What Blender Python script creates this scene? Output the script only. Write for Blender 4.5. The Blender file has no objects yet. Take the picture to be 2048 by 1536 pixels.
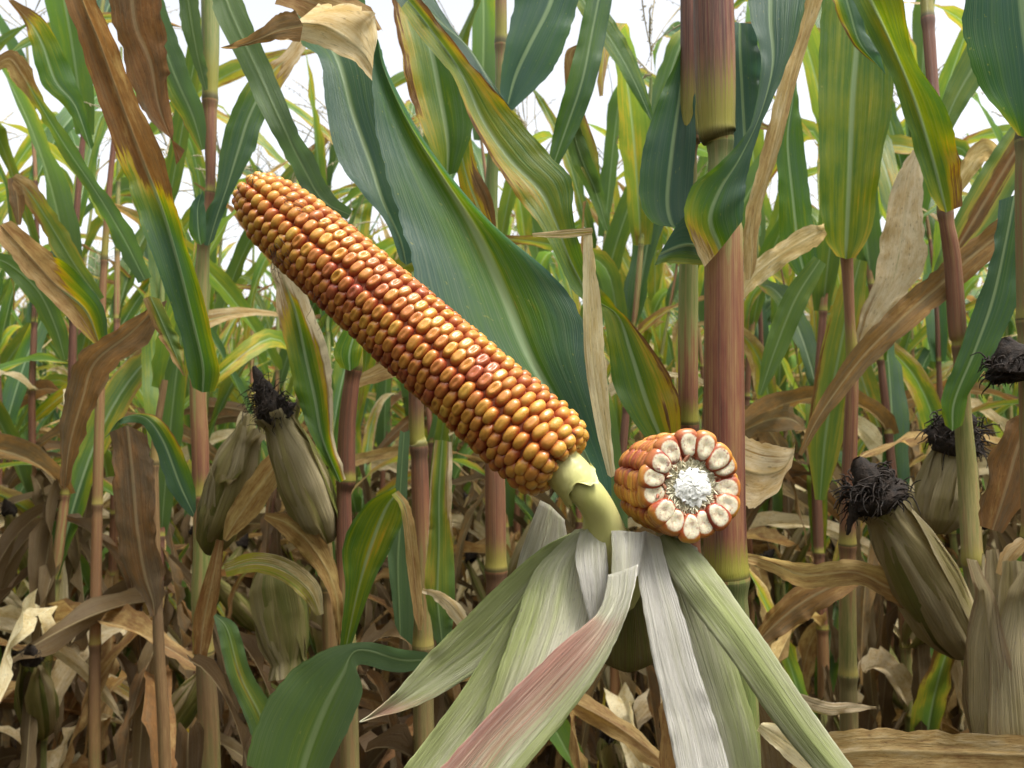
import bpy, math, random
import numpy as np
from mathutils import Vector

# ------------------------------------------------------------------ camera, world, sun, exposure
S = bpy.context.scene
COL = S.collection
R_ = math.radians
F = 1774.0                      # focal length in photograph pixels (2048 wide)
PITCH = R_(2.6)
CAM = np.array([0.0, 0.0, 1.15])
cd = bpy.data.cameras.new('camera')
cd.sensor_width = 36.0
cd.lens = 36.0 * F / 2048.0
cd.clip_start = 0.02
cd.clip_end = 400.0
cd.dof.use_dof = True
cd.dof.focus_distance = 0.46
cd.dof.aperture_fstop = 24.0
cam = bpy.data.objects.new('camera', cd)
cam.location = CAM
cam.rotation_euler = (math.pi / 2 + PITCH, 0, 0)
COL.objects.link(cam)
S.camera = cam

SUN_EL, SUN_AZ = 65.0, 125.0     # degrees; azimuth from +Y (view direction), negative = left
W = bpy.data.worlds.new('World')
S.world = W
W.use_nodes = True
wn, wl = W.node_tree.nodes, W.node_tree.links
wn.clear()
sky = wn.new('ShaderNodeTexSky')
sky.sky_type = 'NISHITA'
sky.sun_disc = False
sky.sun_elevation = R_(SUN_EL)
sky.sun_rotation = R_(SUN_AZ)
sky.air_density = 1.0
sky.dust_density = 4.0
hs = wn.new('ShaderNodeHueSaturation')
hs.inputs['Saturation'].default_value = 0.22
hs.inputs['Value'].default_value = 1.6
bg = wn.new('ShaderNodeBackground')
bg.inputs['Strength'].default_value = 0.145
wo = wn.new('ShaderNodeOutputWorld')
wl.new(sky.outputs[0], hs.inputs['Color'])
wl.new(hs.outputs[0], bg.inputs['Color'])
wl.new(bg.outputs[0], wo.inputs['Surface'])

sd = bpy.data.lights.new('sun', 'SUN')
sd.energy = 2.7
sd.angle = R_(18)
sd.color = (1.0, 0.97, 0.92)
so = bpy.data.objects.new('sun', sd)
sdir = Vector((math.sin(R_(SUN_AZ)) * math.cos(R_(SUN_EL)) , math.cos(R_(SUN_AZ)) * math.cos(R_(SUN_EL)), math.sin(R_(SUN_EL))))
so.rotation_euler = sdir.to_track_quat('Z', 'Y').to_euler()
COL.objects.link(so)

S.view_settings.view_transform = 'Standard'
S.view_settings.look = 'None'
S.view_settings.gamma = 1.0
S.view_settings.exposure = 0.62
S.cycles.max_bounces = 8
S.cycles.transmission_bounces = 4
S.cycles.diffuse_bounces = 4

# ------------------------------------------------------------------ projection helper (photo pixel + distance -> real position)
_u = np.array([0, -math.sin(PITCH), math.cos(PITCH)])
_f = np.array([0, math.cos(PITCH), math.sin(PITCH)])
_r = np.array([1.0, 0, 0])


def P(x, y, d):
    return CAM + d * (_f + (x - 1024.0) / F * _r - (y - 768.0) / F * _u)


rng = np.random.default_rng(7)
random.seed(7)


# ------------------------------------------------------------------ material helpers
def nt(name):
    m = bpy.data.materials.new(name)
    m.use_nodes = True
    t = m.node_tree
    t.nodes.clear()
    return m, t


class G:
    """tiny node-graph writer"""
    def __init__(s, t):
        s.t = t

    def n(s, kind, **kw):
        nd = s.t.nodes.new('ShaderNode' + kind)
        for k, v in kw.items():
            if hasattr(nd, k):
                setattr(nd, k, v)
        return nd

    def put(s, sock, v):
        if isinstance(v, (int, float)):
            sock.default_value = v
        elif isinstance(v, tuple):
            sock.default_value = v if len(v) == len(sock.default_value) else (v + (1.0,))
        else:
            s.t.links.new(v, sock)

    def m(s, op, a, b=0.0, c=0.0, clamp=False):
        nd = s.n('Math', operation=op)
        nd.use_clamp = clamp
        s.put(nd.inputs[0], a)
        s.put(nd.inputs[1], b)
        if op in ('MULTIPLY_ADD',):
            s.put(nd.inputs[2], c)
        return nd.outputs[0]

    def attr(s, name):
        nd = s.n('Attribute', attribute_name=name)
        return nd.outputs['Fac']

    def mix(s, f, a, b, mode='MIX'):
        nd = s.n('Mix', data_type='RGBA', blend_type=mode)
        nd.clamp_factor = True
        s.put(nd.inputs['Factor'], f)
        s.put(nd.inputs[6], a)
        s.put(nd.inputs[7], b)
        return nd.outputs[2]

    def ramp(s, f, stops, interp='LINEAR'):
        nd = s.n('ValToRGB')
        cr = nd.color_ramp
        cr.interpolation = interp
        while len(cr.elements) > 1:
            cr.elements.remove(cr.elements[-1])
        cr.elements[0].position = stops[0][0]
        cr.elements[0].color = stops[0][1] + (1.0,)
        for p, c in stops[1:]:
            e = cr.elements.new(p)
            e.color = c + (1.0,)
        s.put(nd.inputs[0], f)
        return nd.outputs[0]

    def sstep(s, x, a, b):
        nd = s.n('MapRange', interpolation_type='SMOOTHSTEP')
        s.put(nd.inputs[0], x)
        nd.inputs[1].default_value = a
        nd.inputs[2].default_value = b
        return nd.outputs[0]

    def vec(s, x, y, z):
        nd = s.n('CombineXYZ')
        s.put(nd.inputs[0], x)
        s.put(nd.inputs[1], y)
        s.put(nd.inputs[2], z)
        return nd.outputs[0]

    def noise(s, v, scale, detail=3.0, rough=0.55):
        nd = s.n('TexNoise')
        s.put(nd.inputs['Vector'], v)
        nd.inputs['Scale'].default_value = scale
        nd.inputs['Detail'].default_value = detail
        nd.inputs['Roughness'].default_value = rough
        return nd.outputs[0]


def leaf_material():
    m, t = nt('maize_leaf')
    g = G(t)
    uv = g.n('UVMap').outputs[0]
    sp = g.n('SeparateXYZ')
    g.put(sp.inputs[0], uv)
    u, v = sp.outputs[0], sp.outputs[1]      # u in -1..1 across, v in metres along
    oi = g.n('ObjectInfo').outputs['Random']
    seed = g.m('ADD', g.m('MULTIPLY', oi, 40.0), g.attr('seed'))
    au = g.m('ABSOLUTE', u)
    dry = g.attr('dry')
    tone = g.attr('tone')
    big = g.noise(g.vec(g.m('MULTIPLY', u, 1.2), g.m('MULTIPLY', v, 14.0), seed), 1.0, 4.0, 0.6)
    streak = g.noise(g.vec(g.m('MULTIPLY', u, 9.0), g.m('MULTIPLY', v, 9.0), seed), 1.0, 3.0, 0.6)
    fine = g.noise(g.vec(g.m('MULTIPLY', u, 34.0), g.m('MULTIPLY', v, 16.0), seed), 1.0, 2.0, 0.6)
    spot = g.noise(g.vec(g.m('MULTIPLY', u, 14.0), g.m('MULTIPLY', v, 240.0), seed), 1.0, 2.0, 0.5)
    d = g.m('ADD', dry, g.m('MULTIPLY', g.m('SUBTRACT', big, 0.5), 0.42))
    d = g.m('ADD', d, g.m('MULTIPLY', g.m('SUBTRACT', streak, 0.5), 0.34))
    d = g.m('ADD', d, g.m('MULTIPLY', g.m('SUBTRACT', fine, 0.5), 0.10), clamp=True)
    col = g.ramp(d, [(0.0, (0.040, 0.088, 0.058)), (0.16, (0.046, 0.102, 0.042)), (0.34, (0.060, 0.130, 0.011)),
                     (0.47, (0.16, 0.20, 0.010)), (0.555, (0.38, 0.27, 0.018)), (0.60, (0.17, 0.08, 0.022)),
                     (0.66, (0.34, 0.23, 0.095)), (0.82, (0.45, 0.35, 0.18)), (1.0, (0.58, 0.49, 0.32))])
    # rusty brown tone for the dry part; dark end also paints low-field shade
    dm = g.sstep(d, 0.56, 0.66)
    crk = g.noise(g.vec(g.m('MULTIPLY', u, 3.0), g.m('MULTIPLY', v, 55.0), seed), 1.0, 5.0, 0.7)
    tn = g.m('ADD', tone, g.m('MULTIPLY', g.m('SUBTRACT', big, 0.5), 0.9))
    tn = g.m('ADD', tn, g.m('MULTIPLY', g.m('SUBTRACT', fine, 0.5), 0.35))
    tn = g.m('ADD', tn, g.m('MULTIPLY', g.m('SUBTRACT', crk, 0.5), 0.75), clamp=True)
    rust = g.ramp(tn, [(0.0, (0.58, 0.50, 0.34)), (0.35, (0.38, 0.26, 0.10)), (0.65, (0.165, 0.064, 0.014)), (1.0, (0.042, 0.016, 0.006))])
    col = g.mix(g.m('MULTIPLY', dm, 0.85), col, rust)
    # mould specks and dark blotches on dead tissue
    blot = g.noise(g.vec(g.m('MULTIPLY', u, 11.0), g.m('MULTIPLY', v, 130.0), seed), 1.0, 4.0, 0.7)
    col = g.mix(g.m('MULTIPLY', g.m('MULTIPLY', g.sstep(blot, 0.56, 0.70), dm), 0.6), col, (0.06, 0.035, 0.022))
    # rusty flecks along the veins of green tissue
    rf = g.noise(g.vec(g.m('MULTIPLY', u, 26.0), g.m('MULTIPLY', v, 55.0), seed), 1.0, 4.0, 0.7)
    col = g.mix(g.m('MULTIPLY', g.m('MULTIPLY', g.sstep(rf, 0.62, 0.70), g.sstep(d, 0.18, 0.45)), 0.6), col, (0.20, 0.11, 0.02))
    # yellow-ish flecks on green
    fl = g.m('MULTIPLY', g.sstep(spot, 0.69, 0.76), g.m('SUBTRACT', 1.0, dm))
    col = g.mix(g.m('MULTIPLY', fl, 0.5), col, (0.24, 0.25, 0.05))
    # parallel veins
    wv = g.n('TexNoise')
    g.put(wv.inputs['Vector'], g.vec(g.m('MULTIPLY', u, 60.0), g.m('MULTIPLY', v, 2.0), seed))
    wv.inputs['Scale'].default_value = 1.0
    wv.inputs['Detail'].default_value = 2.0
    vein = wv.outputs[0]
    col = g.mix(g.m('MULTIPLY', g.sstep(vein, 0.45, 0.7), 0.16), col, g.mix(0.5, col, (0.5, 0.5, 0.28)))
    # midrib: pale band that narrows to the tip
    rib = g.m('SUBTRACT', 1.0, g.sstep(au, 0.035, 0.11))
    ribc = g.mix(dm, (0.25, 0.33, 0.17), g.mix(0.35, col, (0.50, 0.42, 0.24)))
    col = g.mix(g.m('MULTIPLY', rib, 0.7), col, ribc)
    # per-leaf brightness
    hsv = g.n('HueSaturation')
    g.put(hsv.inputs['Value'], g.m('MULTIPLY_ADD', oi, 0.35, 0.82))
    g.put(hsv.inputs['Hue'], g.m('MULTIPLY_ADD', oi, 0.018, 0.492))
    g.put(hsv.inputs['Color'], col)
    col = hsv.outputs[0]
    # underside a bit paler and yellower
    bf = g.n('NewGeometry').outputs['Backfacing']
    under = g.mix(0.35, col, (0.14, 0.20, 0.06))
    col = g.mix(g.m('MULTIPLY', bf, g.m('SUBTRACT', 1.0, dm)), col, under)
    b = g.n('Bump')
    b.inputs['Strength'].default_value = 0.55
    b.inputs['Distance'].default_value = 0.002
    g.put(b.inputs['Height'], g.m('ADD', g.m('MULTIPLY', vein, 0.35), g.m('ADD', g.m('MULTIPLY', big, 0.9), g.m('ADD', g.m('MULTIPLY', streak, 0.5), g.m('MULTIPLY', g.m('MULTIPLY', crk, dm), 1.8)))))
    pb = g.n('BsdfPrincipled')
    g.put(pb.inputs['Base Color'], col)
    g.put(pb.inputs['Roughness'], g.m('MULTIPLY_ADD', dm, 0.25, 0.42))
    g.put(pb.inputs['Specular IOR Level'], g.m('MULTIPLY_ADD', dm, -0.22, 0.32))
    g.put(pb.inputs['Normal'], b.outputs[0])
    tr = g.n('BsdfTranslucent')
    tc = g.n('HueSaturation')
    tc.inputs['Saturation'].default_value = 1.06
    tc.inputs['Value'].default_value = 2.1
    g.put(tc.inputs['Color'], col)
    g.put(tr.inputs['Color'], tc.outputs[0])
    ms = g.n('MixShader')
    ms.inputs[0].default_value = 0.40
    t.links.new(pb.outputs[0], ms.inputs[1])
    t.links.new(tr.outputs[0], ms.inputs[2])
    o = g.n('OutputMaterial')
    t.links.new(ms.outputs[0], o.inputs[0])
    return m


def husk_material(name, stops, pinkc, linec=(0.34, 0.38, 0.14), linek=0.18):
    m, t = nt(name)
    g = G(t)
    sp = g.n('SeparateXYZ')
    g.put(sp.inputs[0], g.n('UVMap').outputs[0])
    u, v = sp.outputs[0], sp.outputs[1]
    oi = g.n('ObjectInfo').outputs['Random']
    seed = g.m('ADD', g.m('MULTIPLY', oi, 40.0), g.attr('seed'))
    dry = g.attr('dry')
    tone = g.attr('tone')
    big = g.noise(g.vec(g.m('MULTIPLY', u, 1.6), g.m('MULTIPLY', v, 22.0), seed), 1.0, 4.0, 0.6)
    line = g.noise(g.vec(g.m('MULTIPLY', u, 42.0), g.m('MULTIPLY', v, 6.0), seed), 1.0, 3.0, 0.6)
    st = g.noise(g.vec(g.m('MULTIPLY', u, 7.0), g.m('MULTIPLY', v, 14.0), seed), 1.0, 4.0, 0.65)
    spk = g.noise(g.vec(g.m('MULTIPLY', u, 30.0), g.m('MULTIPLY', v, 260.0), seed), 1.0, 2.0, 0.5)
    d = g.m('ADD', dry, g.m('MULTIPLY', g.m('SUBTRACT', g.m('ADD', big, st), 1.0), 0.55), clamp=True)
    col = g.ramp(d, stops)
    col = g.mix(g.m('MULTIPLY', g.sstep(line, 0.46, 0.62), linek), col, g.mix(0.6, col, linec))
    pk = g.m('MULTIPLY', g.sstep(g.m('ADD', tone, g.m('MULTIPLY', g.m('SUBTRACT', line, 0.5), 0.8)), 0.30, 0.75), 1.0)
    col = g.mix(g.m('MULTIPLY', pk, 0.85), col, pinkc)
    sk = g.m('MULTIPLY', g.sstep(spk, 0.60, 0.72), g.sstep(st, 0.45, 0.62))
    col = g.mix(g.m('MULTIPLY', sk, 0.5), col, (0.30, 0.25, 0.24))
    st2 = g.noise(g.vec(g.m('MULTIPLY', u, 20.0), g.m('MULTIPLY', v, 11.0), seed), 1.0, 3.0, 0.6)
    col = g.mix(g.m('MULTIPLY', g.sstep(st2, 0.60, 0.72), 0.22), col, (0.34, 0.28, 0.27))
    pb = g.n('BsdfPrincipled')
    g.put(pb.inputs['Base Color'], col)
    pb.inputs['Roughness'].default_value = 0.55
    pb.inputs['Specular IOR Level'].default_value = 0.35
    b = g.n('Bump')
    b.inputs['Strength'].default_value = 1.0
    b.inputs['Distance'].default_value = 0.0018
    g.put(b.inputs['Height'], g.m('ADD', line, g.m('MULTIPLY', st, 0.8)))
    g.put(pb.inputs['Normal'], b.outputs[0])
    tr = g.n('BsdfTranslucent')
    g.put(tr.inputs['Color'], col)
    ms = g.n('MixShader')
    ms.inputs[0].default_value = 0.28
    t.links.new(pb.outputs[0], ms.inputs[1])
    t.links.new(tr.outputs[0], ms.inputs[2])
    o = g.n('OutputMaterial')
    t.links.new(ms.outputs[0], o.inputs[0])
    return m


def stalk_material():
    """uv.x = angle 0..1, uv.y = metres; attribute seg = 0 (just above a node) .. 1 (just below the next); tone 0 green .. 1 purple; dry"""
    m, t = nt('maize_stalk')
    g = G(t)
    sp = g.n('SeparateXYZ')
    g.put(sp.inputs[0], g.n('UVMap').outputs[0])
    u, v = sp.outputs[0], sp.outputs[1]
    oi = g.n('ObjectInfo').outputs['Random']
    seed = g.m('ADD', g.m('MULTIPLY', oi, 40.0), g.attr('seed'))
    seg, tone, dry = g.attr('seg'), g.attr('tone'), g.attr('dry')
    lines = g.noise(g.vec(g.m('MULTIPLY', u, 75.0), g.m('MULTIPLY', v, 3.0), seed), 1.0, 2.0, 0.6)
    wide = g.noise(g.vec(g.m('MULTIPLY', u, 7.0), g.m('MULTIPLY', v, 4.0), seed), 1.0, 3.0, 0.6)
    mott = g.noise(g.vec(g.m('MULTIPLY', u, 16.0), g.m('MULTIPLY', v, 40.0), seed), 1.0, 4.0, 0.65)
    tn = g.m('ADD', tone, g.m('MULTIPLY', g.m('SUBTRACT', wide, 0.5), 1.1))
    tn = g.m('ADD', tn, g.m('MULTIPLY', g.m('SUBTRACT', mott, 0.5), 0.75), clamp=True)
    col = g.ramp(tn, [(0.0, (0.13, 0.20, 0.045)), (0.3, (0.26, 0.25, 0.085)), (0.5, (0.27, 0.14, 0.06)),
                      (0.75, (0.20, 0.066, 0.042)), (1.0, (0.095, 0.032, 0.026))])
    tan = g.ramp(mott, [(0.25, (0.09, 0.05, 0.02)), (0.5, (0.19, 0.12, 0.045)), (0.75, (0.34, 0.24, 0.10))])
    col = g.mix(g.m('MULTIPLY', dry, 0.9), col, tan)
    col = g.mix(g.m('MULTIPLY', g.sstep(lines, 0.46, 0.62), 0.40), col, g.mix(0.5, col, (0.42, 0.34, 0.17)))
    # streaky red-black lines just above a node, then a yellow-green collar and a dark ring
    e = g.m('ADD', seg, g.m('MULTIPLY', g.m('SUBTRACT', lines, 0.5), 0.16))
    low = g.m('SUBTRACT', 1.0, g.sstep(e, 0.03, 0.10))
    col = g.mix(g.m('MULTIPLY', low, 0.8), col, g.mix(dry, (0.26, 0.26, 0.035), (0.30, 0.20, 0.08)))
    ring = g.m('SUBTRACT', 1.0, g.sstep(seg, 0.004, 0.016))
    col = g.mix(g.m('MULTIPLY', ring, 0.85), col, (0.06, 0.045, 0.02))
    top = g.sstep(g.m('SUBTRACT', seg, g.m('MULTIPLY', lines, 0.06)), 0.86, 0.99)
    col = g.mix(g.m('MULTIPLY', top, 0.55), col, (0.07, 0.05, 0.035))
    pb = g.n('BsdfPrincipled')
    g.put(pb.inputs['Base Color'], col)
    pb.inputs['Roughness'].default_value = 0.45
    pb.inputs['Specular IOR Level'].default_value = 0.4
    b = g.n('Bump')
    b.inputs['Strength'].default_value = 0.5
    b.inputs['Distance'].default_value = 0.0012
    g.put(b.inputs['Height'], g.m('ADD', lines, g.m('MULTIPLY', mott, 0.4)))
    g.put(pb.inputs['Normal'], b.outputs[0])
    o = g.n('OutputMaterial')
    t.links.new(pb.outputs[0], o.inputs[0])
    return m


def kernel_material():
    m, t = nt('kernel')
    g = G(t)
    h, k, c, oi = g.attr('hgt'), g.attr('kr'), g.attr('cut'), g.n('ObjectInfo').outputs['Random']
    pos = g.n('TexCoord').outputs['Object']
    no = g.noise(pos, 420.0, 3.0, 0.6)
    ye = g.ramp(k, [(0.0, (0.60, 0.36, 0.065)), (0.45, (0.54, 0.26, 0.045)), (0.75, (0.46, 0.16, 0.040)), (1.0, (0.34, 0.080, 0.038))])
    rd = g.ramp(k, [(0.0, (0.48, 0.13, 0.022)), (0.45, (0.36, 0.070, 0.022)), (1.0, (0.25, 0.038, 0.026))])
    hh = g.m('ADD', h, g.m('MULTIPLY', g.m('SUBTRACT', no, 0.5), 0.40))
    col = g.mix(g.sstep(hh, 0.30, 0.84), rd, ye)
    cream = g.ramp(g.noise(pos, 520.0, 3.0, 0.6), [(0.35, (0.52, 0.38, 0.27)), (0.5, (0.70, 0.62, 0.44)), (0.8, (0.78, 0.72, 0.57))])
    bruise = g.sstep(g.noise(pos, 190.0, 3.0, 0.7), 0.60, 0.70)
    cream = g.mix(g.m('MULTIPLY', bruise, 0.8), cream, (0.20, 0.03, 0.05))
    col = g.mix(g.sstep(g.m('ADD', c, g.m('MULTIPLY', g.m('SUBTRACT', no, 0.5), 0.2)), 0.42, 0.60), col, cream)
    pb = g.n('BsdfPrincipled')
    g.put(pb.inputs['Base Color'], col)
    pb.inputs['Roughness'].default_value = 0.27
    pb.inputs['Specular IOR Level'].default_value = 0.5
    pb.inputs['Subsurface Weight'].default_value = 0.18
    pb.inputs['Subsurface Radius'].default_value = (1.0, 0.4, 0.1)
    pb.inputs['Subsurface Scale'].default_value = 0.0012
    b = g.n('Bump')
    b.inputs['Strength'].default_value = 0.25
    b.inputs['Distance'].default_value = 0.0006
    g.put(b.inputs['Height'], g.noise(pos, 900.0, 3.0, 0.6))
    g.put(pb.inputs['Normal'], b.outputs[0])
    o = g.n('OutputMaterial')
    t.links.new(pb.outputs[0], o.inputs[0])
    return m


def simple(name, stops, scale, rough=0.7, bump=0.4, bd=0.002, spec=0.3, stretch=(1, 1, 1)):
    m, t = nt(name)
    g = G(t)
    pos = g.n('TexCoord').outputs['Object']
    mp = g.n('Mapping')
    mp.inputs['Scale'].default_value = stretch
    g.put(mp.inputs[0], pos)
    no = g.noise(mp.outputs[0], scale, 5.0, 0.65)
    pb = g.n('BsdfPrincipled')
    g.put(pb.inputs['Base Color'], g.ramp(no, stops))
    pb.inputs['Roughness'].default_value = rough
    pb.inputs['Specular IOR Level'].default_value = spec
    b = g.n('Bump')
    b.inputs['Strength'].default_value = bump
    b.inputs['Distance'].default_value = bd
    g.put(b.inputs['Height'], no)
    g.put(pb.inputs['Normal'], b.outputs[0])
    o = g.n('OutputMaterial')
    t.links.new(pb.outputs[0], o.inputs[0])
    return m


M_LEAF = leaf_material()
M_DEAD = simple('dead_leaf_litter', [(0.3, (0.022, 0.012, 0.007)), (0.55, (0.055, 0.031, 0.016)), (0.8, (0.12, 0.075, 0.038))], 14.0, 0.85, 0.6, 0.003)
M_HUSK = husk_material('husk', [(0.0, (0.30, 0.37, 0.09)), (0.3, (0.50, 0.55, 0.23)), (0.55, (0.70, 0.70, 0.46)),
                                (0.78, (0.82, 0.79, 0.63)), (1.0, (0.87, 0.83, 0.75))], (0.60, 0.26, 0.20))
M_OLDHUSK = husk_material('weathered_husk', [(0.0, (0.14, 0.17, 0.03)), (0.3, (0.25, 0.25, 0.065)), (0.55, (0.36, 0.31, 0.11)),
                                             (0.8, (0.44, 0.36, 0.17)), (1.0, (0.54, 0.45, 0.26))], (0.30, 0.14, 0.09), (0.12, 0.08, 0.035), 0.40)
M_STALK = stalk_material()
M_KERN = kernel_material()
M_CORE = simple('cob_core', [(0.3, (0.16, 0.035, 0.02)), (0.7, (0.34, 0.11, 0.05))], 300, 0.8)
M_PITH = simple('pith', [(0.3, (0.80, 0.79, 0.72)), (0.7, (0.88, 0.88, 0.86))], 900, 0.95, 0.3, 0.001, 0.1)
M_CHAFF = simple('chaff', [(0.3, (0.62, 0.55, 0.34)), (0.7, (0.80, 0.76, 0.58))], 500, 0.8, 0.6)
M_GLUME = simple('glume', [(0.3, (0.48, 0.16, 0.10)), (0.7, (0.66, 0.40, 0.24))], 400, 0.7, 0.6)
M_SHANK = simple('shank', [(0.3, (0.42, 0.42, 0.12)), (0.7, (0.58, 0.54, 0.24))], 26, 0.42, 0.4, 0.002, 0.4, (1, 1, .35))
M_SILK = simple('dry_silk', [(0.3, (0.006, 0.005, 0.004)), (0.7, (0.035, 0.022, 0.014))], 200, 0.8, 0.8, 0.003)
M_HAIR = simple('silk_hair', [(0.3, (0.06, 0.03, 0.015)), (0.7, (0.14, 0.07, 0.03))], 200, 0.6)
M_TASSEL = simple('tassel', [(0.3, (0.34, 0.28, 0.17)), (0.7, (0.52, 0.45, 0.30))], 60, 0.8)
M_SOIL = simple('soil', [(0.3, (0.018, 0.013, 0.009)), (0.55, (0.04, 0.03, 0.02)), (0.8, (0.07, 0.052, 0.036))], 6.0, 0.95, 0.9, 0.04)


# ------------------------------------------------------------------ object helpers
LOC = {}


def tag(o, label=None, cat=None, group=None, kind=None):
    if label: o['label'] = label
    if cat: o['category'] = cat
    if group: o['group'] = group
    if kind: o['kind'] = kind
    return o


def thing(name, label, cat, loc=(0, 0, 0), group=None):
    o = bpy.data.objects.new(name, None)
    o.empty_display_size = 0.05
    COL.objects.link(o)
    o.location = loc
    LOC[o.name] = np.array(loc, float)
    return tag(o, label, cat, group)


def root_loc(o):
    while o.parent:
        o = o.parent
    return LOC.get(o.name, np.zeros(3))


def mesh(name, V, Fa, mat, parent=None, uv=None, attrs=None, smooth=True):
    V = np.asarray(V, float)
    if parent is not None:
        V = V - root_loc(parent)
    me = bpy.data.meshes.new(name)
    me.from_pydata(V.tolist(), [], [tuple(f) for f in Fa])
    if uv is not None:
        l = me.uv_layers.new(name='UVMap')
        idx = np.empty(len(me.loops), dtype=np.int32)
        me.loops.foreach_get('vertex_index', idx)
        l.data.foreach_set('uv', np.asarray(uv, dtype=np.float32)[idx].ravel())
    for k, a in (attrs or {}).items():
        at = me.attributes.new(k, 'FLOAT', 'POINT')
        at.data.foreach_set('value', np.asarray(a, dtype=np.float32))
    me.materials.append(mat)
    if smooth:
        me.polygons.foreach_set('use_smooth', [True] * len(me.polygons))
    me.update()
    o = bpy.data.objects.new(name, me)
    COL.objects.link(o)
    if parent is not None:
        o.parent = parent
    return o


class Soup:
    """collects pieces (V, F, uv, attrs) to link as one mesh"""
    def __init__(s):
        s.V, s.F, s.U, s.A, s.n = [], [], [], {}, 0

    def add(s, V, Fa, uv=None, **attrs):
        V = np.asarray(V, float)
        s.V.append(V)
        s.F += [tuple(int(i) + s.n for i in f) for f in Fa]
        s.U.append(np.zeros((len(V), 2)) if uv is None else uv)
        for k, a in attrs.items():
            s.A.setdefault(k, []).append(np.broadcast_to(np.asarray(a, float), (len(V),)))
        s.n += len(V)

    def link(s, name, mat, parent=None, smooth=True):
        return mesh(name, np.concatenate(s.V), s.F, mat, parent, np.concatenate(s.U),
                    {k: np.concatenate(a) for k, a in s.A.items()}, smooth)


def grid_faces(n, m, wrap=False):
    f = []
    for i in range(n - 1):
        for j in range(m if wrap else m - 1):
            a, b = i * m + j, i * m + (j + 1) % m
            f.append((a, b, b + m, a + m))
    return f


def cr(A, k):
    """Catmull-Rom through rows of A with k samples per span"""
    A = np.asarray(A, float)
    if len(A) == 2:
        t = np.linspace(0, 1, k * 1 + 1)[:, None]
        return A[0] * (1 - t) + A[1] * t
    Pd = np.vstack([2 * A[0] - A[1], A, 2 * A[-1] - A[-2]])
    out = []
    for i in range(len(A) - 1):
        p0, p1, p2, p3 = Pd[i:i + 4]
        for t in np.arange(k) / k:
            out.append(0.5 * ((2 * p1) + (p2 - p0) * t + (2 * p0 - 5 * p1 + 4 * p2 - p3) * t * t + (3 * p1 - p0 - 3 * p2 + p3) * t ** 3))
    out.append(A[-1])
    return np.array(out)


def unit(a):
    return a / np.maximum(np.linalg.norm(a, axis=-1, keepdims=True), 1e-9)


US = np.array([-1, -.86, -.68, -.48, -.3, -.15, -.07, 0, .07, .15, .3, .48, .68, .86, 1.0])
US_LOW = np.array([-1, -.7, -.35, -.08, 0, .08, .35, .7, 1.0])
US_MIN = np.array([-1, 0, 1.0])


def ribbon(L, M, Rr, dryrow, tone, rip=0.002, curl=0.0, ridge=0.0009, us=US, seed=None, freq=None, ragged=True):
    """L, M, R: (n,3) edge, midrib, edge.  dryrow: (n,3) dryness at L, M, R"""
    n = len(M)
    seed = rng.uniform(0, 60) if seed is None else seed
    T = unit(np.gradient(M, axis=0))
    N = unit(np.cross(Rr - L, T))
    w = np.linalg.norm(Rr - L, axis=1)
    s = np.concatenate([[0], np.cumsum(np.linalg.norm(np.diff(M, axis=0), axis=1))])
    fr = (2 * math.pi / max(0.6 * w.max(), 0.012)) if freq is None else freq
    ph = rng.uniform(0, 6.28, 6)
    V = np.empty((n, len(us), 3))
    D = np.empty((n, len(us)))
    fade = np.clip(s / 0.02, 0, 1)
    for j, u in enumerate(us):
        E = L if u < 0 else Rr
        a = abs(u)
        jit = 1.0
        if a > 0.99:
            dy = np.clip((dryrow[:, 0] if u < 0 else dryrow[:, 2]) * 2.5 - 1.2, 0.03, 1)
            jit = 1 + 0.025 * np.sin(s * fr * 2.7 + ph[4]) * np.sin(s * fr * 1.1 + ph[5] + u) - (0.22 * rng.random(n) ** 6 + .03 * rng.random(n)) * dy * (1 if ragged else .12)
        base = M + (E - M) * a * (jit[:, None] if isinstance(jit, np.ndarray) else jit)
        p = ph[0] if u < 0 else ph[1]
        env = 0.55 + 0.75 * np.sin(s * fr * 0.23 + ph[4] + (1.3 if u < 0 else 0)) * np.sin(s * fr * 0.37 + ph[5])
        wave = env * np.sin(s * fr * .55 + p + 1.4 * np.sin(s * fr * .21 + ph[2])) + 0.35 * np.sin(s * fr * 1.13 + ph[2] + u) * env + 0.9 * np.sin(s * fr * 0.17 + ph[3] + (2 if u < 0 else 0))
        off = rip * (a ** 1.7) * wave * fade + curl * (1 - a * a) * w - ridge * math.exp(-(u / 0.07) ** 2) * np.clip(w / 0.03, 0, 1)
        V[:, j] = base + N * off[:, None]
        D[:, j] = dryrow[:, 1] * (1 - a) + (dryrow[:, 0] if u < 0 else dryrow[:, 2]) * a
    m = len(us)
    uv = np.stack([np.broadcast_to(us, (n, m)), np.broadcast_to(s[:, None], (n, m))], -1).reshape(-1, 2)
    if np.ndim(tone) == 2:
        aU = np.abs(us)
        tn = tone[:, 1:2] * (1 - aU) + np.where(us < 0, tone[:, 0:1], tone[:, 2:3]) * aU
    else:
        tn = np.broadcast_to(np.asarray(tone, float).reshape(-1, 1) if np.ndim(tone) else np.full((n, 1), tone), (n, m))
    return V.reshape(-1, 3), grid_faces(n, m), uv, dict(dry=D.ravel(), tone=tn.ravel(), seed=np.full(n * m, seed))


def resamp(rows, n):
    rows = np.atleast_2d(np.asarray(rows, float))
    if len(rows) == 1:
        return np.repeat(rows, n, 0)
    x = np.linspace(0, 1, len(rows))
    t = np.linspace(0, 1, n)
    return np.stack([np.interp(t, x, rows[:, k]) for k in range(rows.shape[1])], 1)


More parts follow.
